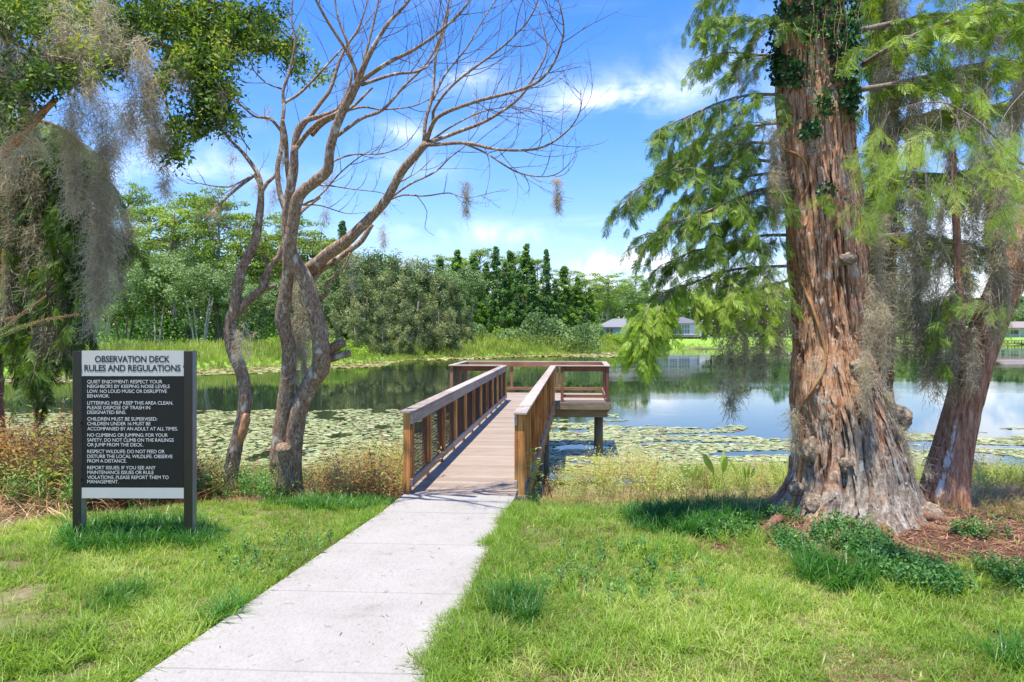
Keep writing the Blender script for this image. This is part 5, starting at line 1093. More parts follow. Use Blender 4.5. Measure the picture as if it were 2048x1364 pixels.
# ------------------------------------------------------------------ far trees
LQ = (np.array([(-.5, 0, 0), (0, -.32, .08), (.5, 0, 0), (0, .32, .08)], float), np.array([(0, 1, 2, 3)]))
LN = (np.array([(-.6, 0, 0), (0, -.14, .05), (.6, 0, 0), (0, .14, .05)], float), np.array([(0, 1, 2, 3)]))
def crown(clumps, leaf, protos, mat, parent, seed, up=.4, name='crown'):
    g = np.random.default_rng(seed); P_, D_, T_ = [], [], []
    for c_, r_, n, tone in clumps:
        q = norm(g.normal(0, 1, (n, 3))); rad = g.random((n, 1)) ** .4; P_.append(np.array(c_) + q * rad * np.array(r_)); D_.append(q + g.normal(0, .5, (n, 3)) + [0, 0, up]); T_.append(np.clip(tone + g.normal(0, .13, n), 0, 1))
    P_, D_, T_ = np.vstack(P_), np.vstack(D_), np.concatenate(T_)
    V, F, r = scatter(protos, P_, frames(D_, len(D_)), leaf * g.uniform(.6, 1.3, len(P_)), rnd=T_)
    return np_mesh(name, V, F, mat, parent, rnd=r), P_
def far_tree(kind, seed):
    g = np.random.default_rng(seed); nm = {'flat': 'cypress_tree', 'broad': 'broadleaf_tree', 'brush': 'brushy_tree', 'cone': 'cone_cypress', 'dark': 'cone_cypress', 'lime': 'lime_green_tree', 'shrub': 'shrub'}[kind]
    root = thing(nm, 'x', 'tree' if kind != 'shrub' else 'bush'); mb = MB(); cl = []
    if kind == 'flat':
        h = 17; Qt, rt_ = spline(np.array([[0, 0, -.6], [g.normal(0, .15), 0, 5.5], [g.normal(0, .3), 0, 11], [0, 0, h - 1.2]]), [.36, .25, .16, .04], .5); mb.tube(Qt, rt_, 8)
        for k in range(46):
            t = g.uniform(.33, 1) ** .8; a = g.uniform(0, 6.28); rmax = 1.2 + 3.0 * math.sin(min(1, (t - .3) / .7) * 2.3); r_ = rmax * g.uniform(.25, 1) * (1 if t < .95 else .5); c_ = np.array([r_ * math.cos(a), r_ * math.sin(a), h * t]); s_ = g.uniform(.7, 1.5)
            cl.append((c_, (s_ * 1.25, s_ * 1.25, s_ * .38), int(85 * s_), g.uniform(.3, .85)))
            mb.tube([[0, 0, c_[2] - g.uniform(.5, 1.6)], c_ * [.5, .5, 1] - [0, 0, .35], c_ - [0, 0, .1]], [.07, .05, .02], 5, cap=False)
        mat, lf, pr, bk = m_far_flat, .30, [LQ], m_bark_far
    elif kind == 'broad':
        h = 11
        for k in range(g.integers(2, 5)):
            a = g.uniform(0, 6.28); mb.tube(spline(np.array([[math.cos(a) * .5, math.sin(a) * .5, -.5], [math.cos(a) * .9, math.sin(a) * .9, 2.4], [math.cos(a) * 1.7, math.sin(a) * 1.7, 6.5]]), [.2, .15, .06], .5)[0], .10, 7)
        for k in range(70):
            q = norm(g.normal(0, 1, 3)); q[2] = abs(q[2]) if g.random() < .6 else q[2]; rr3 = g.uniform(.5, 1); c_ = np.array([0, 0, 6.0]) + q * [3.4 * rr3, 3.4 * rr3, 4.2 * rr3]; s_ = g.uniform(.7, 1.3)
            cl.append((c_, (s_, s_, s_ * .85), int(95 * s_), g.uniform(.2, .9)))
        mat, lf, pr, bk = m_far_broad, .26, [LQ], (m_bark_pale if seed % 2 else m_bark_far)
    elif kind == 'brush':
        h = 13
        for k in range(3): a = g.uniform(0, 6.28); mb.tube([[math.cos(a) * .4, math.sin(a) * .4, -.5], [math.cos(a), math.sin(a), 3], [math.cos(a) * 1.3, math.sin(a) * 1.3, 6.5]], [.16, .1, .04], 6)
        for k in range(58):
            t = g.random(); a = g.uniform(0, 6.28); R0 = 3.1 * (1 - .75 * t ** 1.8) * (.8 + .4 * math.sin(a * 3 + seed)); c_ = np.array([R0 * g.uniform(.4, 1) * math.cos(a), R0 * g.uniform(.4, 1) * math.sin(a), .6 + 11.6 * t]); s_ = g.uniform(.55, 1.2)
            cl.append((c_, (s_ * .85, s_ * .85, s_ * 1.2), int(105 * s_), g.choice([.1, .35, .6, .9])))
        mat, lf, pr, bk = m_far_brush, .36, [LN], m_bark_far
    elif kind in ('cone', 'dark', 'lime'):
        h = 16 if kind != 'lime' else 9; w_ = {'cone': 3.0, 'dark': 2.5, 'lime': 2.6}[kind]
        mb.tube([[0, 0, -.5], [.1, 0, h * .4], [0, 0, h * .97]], [.3, .18, .04], 7)
        for k in range(210):
            t = g.random() ** .85; a = g.uniform(0, 6.28); R0 = w_ * ((1 - t) ** .85 * 1.0 + .07) * (.8 + .35 * g.random()) * (.6 + 1.8 * t if t < .22 else 1)
            R0 *= .62 + .75 * float(vnoise(np.array([[math.cos(a) * 1.2 + seed, math.sin(a) * 1.2, t * 7]]), seed)[0]) + .25 * math.sin(t * 19 + seed)
            c_ = np.array([R0 * g.uniform(.2, 1) * math.cos(a), R0 * g.uniform(.2, 1) * math.sin(a), h * (.10 + .87 * t)]); s_ = g.uniform(.45, .85) * (1 - .45 * t)
            cl.append((c_, (s_, s_, s_ * .8), int(100 * s_), g.uniform(.15, .85)))
        mat, lf, pr, bk = {'cone': m_far_cone, 'dark': m_far_cone_dk, 'lime': m_far_lime}[kind], .30, [LQ], m_bark_far
    else:
        h = 3
        for k in range(26):
            q = norm(g.normal(0, 1, 3)) * g.uniform(.5, 1); c_ = np.array([q[0] * 2.2, q[1] * 2.2, .3 + abs(q[2]) * 2.0]); s_ = g.uniform(.5, .9); cl.append((c_, (s_, s_, s_ * .8), int(110 * s_), g.uniform(.3, .9)))
        mb.tube([[0, 0, -.3], [0, 0, 1.4]], [.1, .04], 6)
        mat, lf, pr, bk = m_far_lime, .2, [LQ], m_bark_far
    tr = mb.build('trunk', bk, root, True); cr_, P_ = crown(cl, lf, pr, mat, root, seed, up=.7 if kind == 'flat' else .4)
    if kind in ('flat', 'dark') and True:
        k = g.choice(len(cl), 12); Pm = np.array([cl[i][0] for i in k]) + g.normal(0, .4, (12, 3)) - [0, 0, .6]; Pm = np.repeat(Pm, 3, 0) + g.normal(0, .25, (36, 3))
        V, F, r = scatter(MOSS_F, Pm, frames(np.array([0, 0, 1.0]), 36), g.uniform(3, 5.5, 36) * (1 if kind == 'flat' else .8), rnd=g.random(36) * .5); np_mesh('hanging_moss', V, F, m_moss_dark, root, rnd=r)
    root['h'] = float(h); return root
PROTO = {k: [far_tree(k, s * 11 + i * 3 + 1) for i in range(n)] for s, (k, n) in enumerate((('flat', 4), ('broad', 4), ('brush', 4), ('cone', 4), ('dark', 3), ('lime', 2), ('shrub', 2)))}
used = set()
def plant_tree(kind, k, px, d, top, width=1.0, group=None):
    src = PROTO[kind][k % len(PROTO[kind])]; x = (px - 1024) / FPX * d; z0 = float(gz(x, d)[0]); zt = CAMZ - (top - HOR) / FPX * d; s_ = (zt - z0) / src['h']
    if src.name in used:
        r_ = src.copy(); SC.collection.objects.link(r_)
        for ch in src.children: c_ = ch.copy(); SC.collection.objects.link(c_); c_.parent = r_
    else: r_ = src; used.add(src.name)
    r_.location = (x, d, z0); r_.scale = (s_ * width, s_ * width, s_); r_.rotation_euler = (0, 0, random.uniform(0, 6.28)); r_['group'] = group; return (px, r_)
def ordinal(n): return ['first', 'second', 'third', 'fourth', 'fifth', 'sixth', 'seventh', 'eighth', 'ninth', 'tenth', 'eleventh', 'twelfth', 'thirteenth', 'fourteenth', 'fifteenth', 'sixteenth', 'seventeenth', 'eighteenth', 'nineteenth', 'twentieth', 'twenty-first', 'twenty-second', 'twenty-third', 'twenty-fourth', 'twenty-fifth'][n]
def stand(group, desc, items):
    res = sorted([plant_tree(*it, group=group) for it in items], key=lambda t_: t_[0])
    for k, (px, o_) in enumerate(res): o_['label'] = f"{desc}, {ordinal(k)} from the left"
stand('tall cypresses behind the left treeline', 'tall flat-topped pale green cypress above the left treeline', [('flat', k, px, d, top, w_) for k, (px, d, top, w_) in enumerate(
    ((60, 118, 430, 1.3), (150, 122, 420, 1.2), (258, 122, 366, .6), (300, 112, 418, 1.15), (350, 108, 398, 1.2), (392, 114, 398, 1.2), (436, 100, 372, .75), (478, 118, 428, 1.2), (530, 116, 448, 1.2), (575, 120, 432, 1.2), (625, 118, 462, 1.25), (655, 126, 480, 1.2), (-60, 120, 440, 1.3)))])
stand('rounded trees of the left grove', 'rounded grey-green broadleaf tree in the left grove across the water', [('broad', k, px, d, top, w_) for k, (px, d, top, w_) in enumerate(
    ((100, 96, 545, 1.2), (205, 91, 560, 1.05), (250, 96, 520, 1.2), (312, 93, 488, 1.15), (365, 98, 482, 1.15), (400, 92, 520, 1.1), (450, 97, 520, 1.1), (505, 95, 560, 1.1), (555, 98, 545, 1.1), (600, 101, 560, 1.2), (-20, 95, 540, 1.3), (640, 104, 560, 1.1)))])
stand('brushy trees on the middle shore', 'shaggy grey-green brushy tree on the middle shore', [('brush', k, px, d, top, w_) for k, (px, d, top, w_) in enumerate(
    ((640, 100, 560, 1.2), (672, 108, 505, 1.1), (705, 104, 492, 1.1), (738, 112, 498, 1.15), (765, 106, 545, 1.2), (790, 116, 502, 1.2), (822, 110, 505, 1.15), (850, 118, 520, 1.15), (878, 113, 545, 1.2), (905, 120, 560, 1.2), (715, 97, 600, 1.3), (760, 99, 612, 1.4), (810, 103, 600, 1.4), (855, 108, 606, 1.4), (900, 112, 618, 1.3), (935, 118, 615, 1.2), (670, 96, 620, 1.3)))])
stand('cone-shaped cypresses across the lake', 'upright bright green cypress in the centre stand across the lake', [('cone', k, px, d, top, w_) for k, (px, d, top, w_) in enumerate(
    ((880, 150, 512, 1.2), (914, 146, 496, 1.15), (948, 145, 506, 1.1), (972, 148, 520, 1.0), (1021, 148, 496, .95), (1053, 142, 483, 1.05), (1128, 144, 528, 1.15), (1155, 150, 552, 1.2), (940, 140, 560, 1.2), (1180, 152, 572, 1.2)))])
stand('broadleaf trees of the middle shore', 'green rounded tree among the brushy trees of the middle shore', [('broad', k, px, d, top, w_) for k, (px, d, top, w_) in enumerate(((690, 118, 480, 1.0), (752, 121, 492, 1.0), (835, 122, 500, 1.0), (890, 124, 522, 1.0), (650, 110, 520, 1.0), (928, 130, 525, .9)))])
stand('flat-topped cypresses of the centre stand', 'tall ragged-topped cypress in the centre stand across the lake', [('flat', k, px, d, top, w_) for k, (px, d, top, w_) in enumerate(((905, 152, 500, .95), (960, 155, 500, .9), (1030, 156, 500, .9), (1075, 152, 520, .9), (1140, 154, 530, .95), (1172, 158, 560, 1.0)))])
stand('dark slender cypresses across the lake', 'slender dark blue-green cypress in the centre stand across the lake', [('dark', k, px, d, top, w_) for k, (px, d, top, w_) in enumerate(
    ((992, 141, 488, .95), (1010, 139, 520, .95), (1037, 138, 535, 1.0), (1093, 138, 494, .8), (1110, 138, 556, 1.1), (1085, 138, 590, 1.2), (685, 124, 436, .9), (1168, 140, 610, 1.2), (1065, 137, 545, 1.2)))])
stand('trees of the far right shore', 'distant tree on the far right shore beside the houses', [(kd, k, px, d, top, w_) for k, (kd, px, d, top, w_) in enumerate(
    (('flat', 1215, 190, 538, 1.25), ('broad', 1190, 200, 562, 1.5), ('broad', 1245, 205, 556, 1.6), ('flat', 1270, 210, 552, 1.3), ('broad', 1385, 228, 572, 1.7), ('lime', 1175, 158, 588, 1.2), ('cone', 1290, 225, 560, 1.4), ('broad', 1335, 222, 570, 1.7), ('broad', 1430, 225, 578, 1.7), ('lime', 1475, 215, 612, 1.3), ('dark', 1510, 220, 596, 1.6),
     ('cone', 1550, 218, 600, 1.6), ('broad', 1575, 225, 598, 1.5), ('broad', 1780, 235, 600, 1.6), ('lime', 1802, 214, 618, 1.4), ('dark', 1830, 236, 592, 1.6), ('broad', 1870, 240, 604, 1.7), ('cone', 1915, 238, 600, 1.6), ('broad', 1965, 242, 606, 1.8), ('dark', 2000, 240, 596, 1.6), ('broad', 2050, 245, 604, 1.8), ('broad', 2110, 250, 600, 1.8), ('cone', 2170, 250, 596, 1.8), ('dark', 1390, 230, 598, 1.6)))])
stand('bushes on the middle shore', 'low rounded bush at the water side of the middle shore', [('shrub', k, px, d, top, w_) for k, (px, d, top, w_) in enumerate(
    ((1003, 130, 640, 1.2), (965, 126, 662, .9), (1045, 133, 664, .9), (1230, 152, 655, 1.2), (1200, 150, 664, 1.0), (655, 92, 664, 1.3), (700, 93, 668, 1.2), (560, 93, 660, 1.1), (930, 123, 655, 1.0), (250, 90, 672, 1.0), (1110, 138, 664, .8), (480, 92, 668, 1.0)))])
# far-off wood that reads as one mass behind the single trees
def wood(name, x0, x1, d0, d1, top0, top1, n, leaf, mat, seed):
    g = np.random.default_rng(seed); px = g.uniform(x0, x1, n); d = g.uniform(d0, d1, n); tp = np.interp(px, [x0, x1], [top0, top1]) + (fbm(np.stack([px / 38, d * 0, d * 0], 1), 3, seed) - .5) * 90
    X_ = (px - 1024) / FPX * d; z0 = gz(X_, d); zt = CAMZ - (tp - HOR) / FPX * d; z = z0 + (zt - z0) * g.random(n) ** .8
    P_ = np.stack([X_, d, z], 1); T_ = np.clip(fbm(P_ * .35, 3, seed) * 1.6 - .35 + g.normal(0, .1, n), 0, 1)
    V, F, r = scatter([LQ], P_, frames(g.normal(0, 1, (n, 3)) + [0, -.3, .5], n), leaf * g.uniform(.6, 1.3, n), rnd=T_); return tag(np_mesh(name, V, F, mat, rnd=r), kind='stuff')
wood('woodland', -500, 700, 128, 142, 500, 520, 26000, .95, m_far_cone_dk, 3)
wood('woodland', 600, 1180, 152, 165, 540, 600, 20000, .95, m_far_cone_dk, 4)
wood('woodland', 1150, 2400, 252, 268, 588, 592, 32000, 1.3, m_far_cone_dk, 5)
wood('woodland', -400, 660, 120, 127, 452, 470, 22000, .6, m_far_flat, 13)
wood('woodland', 620, 920, 120, 127, 528, 560, 9000, .55, m_far_broad, 14)
wood('undergrowth', -300, 660, 98, 112, 640, 640, 12000, .5, m_far_cone_dk, 6)
wood('undergrowth', 640, 1200, 122, 134, 645, 648, 9000, .5, m_far_broad, 7)

# ------------------------------------------------------------------ marsh grass, shore bushes
REED = [blade_tuft(9, 1.0, .05, .12, .35, .22, s) for s in range(4)]
def seeded(n, cond, box, seed):
    g = np.random.default_rng(seed); P_ = np.stack([g.uniform(box[0], box[1], n), g.uniform(box[2], box[3], n)], 1); s_ = sdf(P_); k = cond(P_, s_); return P_[k], s_[k]
def reeds(name, P_, h, mat, protos, tone=.5, sq=.9):
    z = gz(P_[:, 0], P_[:, 1]); n = len(P_); Q = np.column_stack([P_, z]); T_ = np.clip(tone + (fbm(np.column_stack([P_ * .25, P_[:, 0] * 0]), 3, 2) - .5) * 1.3 + rng.normal(0, .12, n), 0, 1)
    Rm = frames(np.array([0, 0, 1.0]) + rng.normal(0, .06, (n, 3)), n); V, F, r = scatter(protos, Q, Rm, h, rnd=T_, jitter=.15); return tag(np_mesh(name, V, F, mat, rnd=r), kind='stuff')
P_, s_ = seeded(60000, lambda P, s: (s > -1.2) & (s < 13) & (P[:, 1] > 44) & (P[:, 0] < 26), (-60, 26, 44, 165), 1)
P_ = P_[:9000]; s_ = s_[:9000]; hh = np.clip(.7 + s_ * .16, .5, 1.7) * np.where(P_[:, 0] < -14, .85, 1.15) * rng.uniform(.7, 1.2, len(P_)); reeds('marsh_grass', P_, hh, m_marsh, REED, .5)
P_, s_ = seeded(26000, lambda P, s: (s > -.3) & (s < 5) & (P[:, 1] > 150) & (P[:, 0] >= 26), (26, 160, 140, 225), 2)
reeds('marsh_grass', P_[:1500], rng.uniform(.4, .8, min(1500, len(P_))), m_marsh, REED, .6)
# ------------------------------------------------------------------ lily pads
def pad(seed):
    g = np.random.default_rng(seed); n = 12; V = [(0, 0, .002)]; 
    for k in range(n): a = .18 + k / (n - 1) * (2 * math.pi - .36); r_ = .5 * g.uniform(.92, 1.04); V.append((r_ * math.cos(a), r_ * math.sin(a), .03 * g.random() ** 2))
    F = [(0, 1 + k, 2 + k, 3 + k) for k in range(0, n - 2, 2)] + [(0, n - 1, n, n)]
    F = [f if len(set(f)) == 4 else None for f in F]; F = [f for f in F if f]; 
    V.append((V[n][0] * .5, V[n][1] * .5, .004)); F.append((0, n - 1, n, n + 1)); return np.array(V), np.array(F)
PADS = [pad(s) for s in range(6)]
def pads(name, P_, size, tilt=.06, brown=.08):
    n = len(P_); Q = np.column_stack([P_, np.full(n, WZ + .006) + rng.uniform(0, .012, n)]); Rm = frames(np.array([0, 0, 1.0]) + rng.normal(0, tilt, (n, 3)), n)
    T_ = np.where(rng.random(n) < brown, rng.uniform(0, .12, n), np.clip(rng.normal(.6, .2, n), .17, 1)); V, F, r = scatter(PADS, Q, Rm, size, rnd=T_); return tag(np_mesh(name, V, F, m_pad, rnd=r), kind='stuff')
def nz2(P, sc, s): return fbm(np.column_stack([P * sc, P[:, 0] * 0]), 3, s)
px_ = lambda P: 1024 + P[:, 0] / P[:, 1] * FPX
edge = lambda P: np.interp(px_(P), [-400, 0, 380, 800, 1000, 1120, 1240, 1260, 1480, 1520, 1640, 1780, 2048, 2400], [34, 34, 35.5, 35, 35, 37, 34, 29.5, 29.5, 26.5, 25, 27, 29.5, 30])
P_, s_ = seeded(60000, lambda P, s: (s < .4) & (P[:, 1] < edge(P) + (nz2(P, .5, 3) - .5) * 5) & (px_(P) < 1080) & (nz2(P * [1, .5], .8, 5) < .70), (-32, 2.5, 18, 40), 3)
pads('lily_pads', P_[:24000], rng.uniform(.10, .25, min(24000, len(P_))))
P_, s_ = seeded(50000, lambda P, s: (s < .4) & (P[:, 1] < edge(P) + (nz2(P * [.4, 1], .7, 3) - .5) * 6) & (px_(P) >= 1080) & (nz2(P * [.6, 1.4], .7, 9) < .60 - .10 * (px_(P) < 1180)), (.5, 26, 18, 40), 4)
pads('lily_pads', P_[:16000], rng.uniform(.11, .25, min(16000, len(P_))))
P_, s_ = seeded(40000, lambda P, s: (s < .5) & (s > -9 + (nz2(P, .15, 4) - .5) * 8) & (P[:, 1] > 55) & (P[:, 1] < 98) & (P[:, 0] < -14), (-50, -12, 50, 100), 5)
pads('lily_pads', P_[:5000], rng.uniform(.35, .6, min(5000, len(P_))), .1, .2)
P_, s_ = seeded(40000, lambda P, s: (s < .5) & (s > -7 + (nz2(P, .12, 4) - .5) * 6 - 9 * np.clip((P[:, 0] - 6) / 14, 0, 1)) & (P[:, 1] > 98) & (P[:, 0] > -14) & (P[:, 0] < 25), (-14, 25, 96, 156), 6)
pads('lily_pads', P_[:6000], rng.uniform(.45, .8, min(6000, len(P_))), .13, .25)
g = np.random.default_rng(21); first = None; spots = []
for k in range(600):
    py = g.uniform(905, 955); d_ = 3.8 * FPX / (py - HOR); px = g.uniform(1090, 1200)
    x = (px - 1024) / FPX * d_
    if all(math.hypot(x - a, d_ - b_) > .24 for a, b_ in spots): spots.append((x, d_))
    if len(spots) == 26: break
pm = []
for s in range(3):
    V, F = PADS[s]; me_o = np_mesh('lily_pad', V * .24, F, m_pad, rnd=np.full(len(V), (.3, .55, .8)[s])); pm.append(me_o)
for k, (x, y) in enumerate(spots):
    o_ = pm[k] if k < 3 else pm[k % 3].copy()
    if k >= 3: SC.collection.objects.link(o_)
    o_.location = (x, y, WZ + .03); o_.rotation_euler = (g.normal(0, .05), g.normal(0, .05), g.uniform(0, 6)); o_.scale = (g.uniform(.7, 1.1),) * 3
    tag(o_, 'small green lily pad floating in the open water patch beside the boardwalk posts', 'lily pad', 'lily pads in the open water patch beside the boardwalk')

# ------------------------------------------------------------------ houses, pier and docks on the far shore
m_white = plain_mat('white_siding', (.55, .56, .58), .6, .06, 3); m_roofg = plain_mat('grey_shingles', (.13, .13, .145), .9, .25, 5); m_roofp = plain_mat('pinkish_shingles', (.26, .21, .20), .9, .15, 5)
m_blue = plain_mat('blue_grey_siding', (.36, .42, .54), .7, .08, 4); m_glass = plain_mat('teal_glass', (.10, .20, .20), .08, .3, 1, spec=.8); m_dglass = plain_mat('dark_glass', (.03, .04, .07), .1, 0, spec=.8); m_dwood = plain_mat('grey_dock_wood', (.26, .23, .20), .85, .25, 6); m_dark = plain_mat('dark_underside', (.05, .05, .06), .9)
def hip(name, parent, x0, x1, y0, y1, z0, z1, mat, over=.5, ridge=None):
    x0, x1, y0, y1 = x0 - over, x1 + over, y0 - over, y1 + over; d_ = (y1 - y0) / 2; ym = (y0 + y1) / 2
    V = [(x0, y0, z0), (x1, y0, z0), (x1, y1, z0), (x0, y1, z0), (x0 + d_, ym, z1), (x1 - d_, ym, z1), (x0, y0, z0 - .15), (x1, y0, z0 - .15), (x1, y1, z0 - .15), (x0, y1, z0 - .15)]
    return np_mesh(name, np.array(V), [np.array([(0, 1, 5, 4), (2, 3, 4, 5), (6, 7, 1, 0), (7, 8, 2, 1), (8, 9, 3, 2), (9, 6, 0, 3), (9, 8, 7, 6)]), np.array([(1, 2, 5), (3, 0, 4)])], mat, parent)
def windows(parent, lst, y, glass):
    for x0, x1, z0, z1, nx_, nz_w in lst:
        w_ = MB().box(x0, x1, y - .03, y + .02, z0, z1).build('window', m_white, parent); mb = MB(); dx = (x1 - x0) / nx_; dz = (z1 - z0) / nz_w
        for a in range(nx_):
            for c in range(nz_w): mb.box(x0 + a * dx + .07, x0 + (a + 1) * dx - .07, y - .05, y - .033, z0 + c * dz + .07, z0 + (c + 1) * dz - .07)
        mb.build('pane', glass, w_)
hb = thing('lakeside_house', 'white house with grey hipped roof and tall sunroom windows above the far pier', 'house', (42.5, 192, 0))
MB().box(-5.5, 6.0, 0, 8, 1.0, 4.1).build('wall', m_white, hb); MB().box(-5.5, 6.0, .3, 8, -.6, .998).build('foundation', m_dark, hb); hip('roof', hb, -5.5, 6.0, 0, 8, 4.1, 5.8, m_roofg)
windows(hb, [(-5.2, -2.5, 1.5, 3.8, 4, 2), (.2, 3.0, 1.4, 3.8, 4, 2), (4.9, 5.6, 1.4, 3.4, 1, 1), (-2.2, -.2, 1.5, 3.8, 3, 2)], 0, m_glass)
mb = MB()
for k in range(9): mb.box(5.2 + k * .28, 5.48 + k * .28, -1.6, -.4, .8, 2.9 - k * .22)
mb.build('stairs', m_white, hb); MB().box(-6.2, 8.2, -2.6, -.05, .55, .72).build('porch_floor', m_dwood, hb)
mb = MB()
for k in range(8): mb.tube([(-5.9 + k * 1.9, -2.4, -1), (-5.9 + k * 1.9, -2.4, .54)], .09, 8)
mb.build('porch_post', m_dwood, hb)
ha = thing('blue_grey_house', 'blue-grey house with light grey roof half hidden by trees across the lake', 'house', (23.4, 166, 0))
MB().box(-4, 6, 0, 7, -.3, 3.0).build('wall', m_blue, ha); hip('roof', ha, -4, 6, 0, 7, 3.0, 4.9, plain_mat('light_grey_shingles', (.20, .20, .21), .9, .2, 5)); windows(ha, [(-2.6, -1.0, 1.0, 2.7, 2, 1), (2, 4, 1, 2.7, 2, 1)], 0, m_dglass)
hc = thing('white_bungalow', 'low white bungalow with pinkish roof and porch at the far right edge', 'house', (159, 232, .1))
MB().box(-8, 10, 1.6, 9, -.3, 3.0).build('wall', m_white, hc); hip('roof', hc, -8, 10, 0, 9, 3.05, 5.0, m_roofp, .4); windows(hc, [(-6.9, -5.6, .3, 2.5, 1, 1), (-4.4, -1.2, .9, 2.3, 2, 1), (1, 4, .9, 2.3, 2, 1)], 1.6, m_dglass)
mb = MB()
for k in range(7): mb.box(-7.9 + k * 2.95, -7.7 + k * 2.95, .1, .3, -.3, 2.9)
mb.build('porch_post', m_white, hc)
def dock(label, x0, x1, y, z, wdt, step, name='pier'):
    r_ = thing(name, label, 'pier', ((x0 + x1) / 2, y, z)); h_ = (x1 - x0) / 2; MB().box(-h_, h_, 0, wdt, -.12, .06).build('walkway', m_dwood, r_)
    n = max(2, int((x1 - x0) / step))
    for k in range(n + 1):
        mb = MB(); x = -h_ + .1 + k * (2 * h_ - .2) / n; mb.tube([(x, .12, -2.6), (x, .12, -.125)], .11, 8); mb.tube([(x, wdt - .12, -2.6), (x, wdt - .12, -.125)], .11, 8); mb.build('post', m_dwood, r_)
    return r_
dock('long grey timber pier running along the far lawn', 50, 88, 184, .72, 1.6, 3.8)
dock('dark low dock behind the cypress trunk on the far shore', 98, 112, 200, -.2, 2.4, 2.5, 'dock')
dock('small dock in front of the white bungalow at the far right', 138, 148, 210, -.45, 2.0, 2.0, 'dock')

# ------------------------------------------------------------------ lawn
SHORT = [blade_tuft(8, .070, .0046, .55, .7, .04, s) for s in range(7)]
MID = [blade_tuft(11, .14, .0062, .4, .8, .05, s + 30) for s in range(6)]
LONG = [blade_tuft(16, .27, .0085, .35, 1.0, .06, s + 60) for s in range(6)]
WIDE = [blade_tuft(7, .055, .0095, .9, .6, .04, s + 90) for s in range(4)]
def lawn_edge(x): return 9.1 + .3 * np.sin(x * 1.3) + (fbm(np.stack([np.asarray(x, float).ravel() * 1.6, np.asarray(x, float).ravel() * 0, np.asarray(x, float).ravel() * 0], 1), 3, 15) - .5) * 1.7 - np.clip((-x - 3.4) * .35, 0, 1.0) - np.clip((x - 2.0) * .28, 0, 1.3)
def lawn_pts(n, seed, ymin=2.6, ymax=9.6):
    g = np.random.default_rng(seed); y = g.uniform(ymin, ymax, n); x = g.uniform(-1, 1, n) * (1.2 + y * .74)
    k = (y < lawn_edge(x) + g.normal(0, .12, n)) & ~((x > PL(y) - .02) & (x < PR(y) + .03) & (y < 9.6)); k &= ~((x > -1.5) & (x < .25) & (y > 9.3)); k &= np.hypot(x - CY[0], y - CY[1]) > .95
    P_ = np.stack([x, y], 1)[k]; m_ = mulch(P_[:, 0], P_[:, 1]); bare_ = np.clip((nz2(P_, 1.5, 17) - .64) * 8, 0, .85); return P_[(g.random(len(P_)) > m_ * .985) & (g.random(len(P_)) > bare_)]
def grass(name, P_, scale, mat, protos, tone, seed, cl=1.0, freq=.9):
    n = len(P_); z = gz(P_[:, 0], P_[:, 1]); Q = np.column_stack([P_, z]); T_ = np.clip(tone + (nz2(P_, freq, seed) - .5) * cl + rng.normal(0, .1, n), 0, 1)
    V, F, r = scatter(protos, Q, frames(np.array([0, 0, 1.0]) + rng.normal(0, .12, (n, 3)), n), scale, rnd=T_, jitter=.22); return tag(np_mesh(name, V, F, mat, rnd=r), kind='stuff')
P_ = lawn_pts(52000, 1); sc_ = rng.uniform(.7, 1.25, len(P_)) * (.8 + .6 * nz2(P_, .6, 12)); grass('grass', P_, sc_, m_grass, SHORT, .52, 5, 1.3)
P_ = lawn_pts(16000, 2); P_ = P_[(nz2(P_, .9, 6) > .42)]; grass('grass', P_, rng.uniform(.6, 1.15, len(P_)), m_grass, MID, .5, 8, 1.3)
P_ = lawn_pts(8000, 33); P_ = P_[nz2(P_, 1.4, 26) > .40]; grass('dry_grass', P_, rng.uniform(.6, 1.1, len(P_)), m_drygrass, SHORT, .6, 5, 1.0)
P_ = lawn_pts(9000, 3); grass('grass', P_, rng.uniform(.8, 1.3, len(P_)), m_grass, WIDE, .6, 9, .8)
P_ = lawn_pts(2600, 4); P_ = P_[(nz2(P_, 1.3, 16) > .52)]; grass('grass', P_, rng.uniform(.45, .8, len(P_)), m_grass, LONG, .55, 8, .8)
g = np.random.default_rng(44)                      # blades leaning over the concrete edges
y = g.uniform(2.6, 9.4, 3600); s_ = g.random(3600) < .62; x = np.where(s_, PR(y) + np.abs(g.normal(0, .09, 3600)) + .03 - .10 * np.clip(nz2(np.stack([y, y], 1), 1.9, 3) - .45, 0, 1) * 4, PL(y) - np.abs(g.normal(0, .07, 3600)) - .04)
k = s_ | (g.random(3600) < .5); P_ = np.stack([x, y], 1)[k]; grass('grass', P_, g.uniform(.6, 1.15, len(P_)), m_grass, MID, .40, 8, .7)
P_ = np.stack([x, y], 1)[s_]; P_ = P_[:500]; grass('grass', P_ + [.05, 0], g.uniform(.45, .75, len(P_)), m_grass, LONG, .42, 8, .7)
def patch(cx_, cy_, rx_, ry_, n, seed):           # an ellipse given in photograph pixels, laid on the lawn
    g = np.random.default_rng(seed); d0, d1 = CAMZ * FPX / (cy_ + ry_ - HOR), CAMZ * FPX / (cy_ - ry_ - HOR); dm, rd = (d0 + d1) / 2, (d1 - d0) / 2; xm = (cx_ - 1024) / FPX * dm; rx2 = rx_ / FPX * dm
    a = g.uniform(0, 6.28, n); r_ = np.sqrt(g.random(n)) * g.uniform(.8, 1.1, n); P_ = np.stack([xm + rx2 * r_ * np.cos(a), dm + rd * r_ * np.sin(a)], 1); return P_[((P_[:, 0] < PL(P_[:, 1]) - .03) | (P_[:, 0] > PR(P_[:, 1]) + .03)) & (P_[:, 1] < 10) & (np.hypot(P_[:, 0] - CY[0], P_[:, 1] - CY[1]) > .8)]
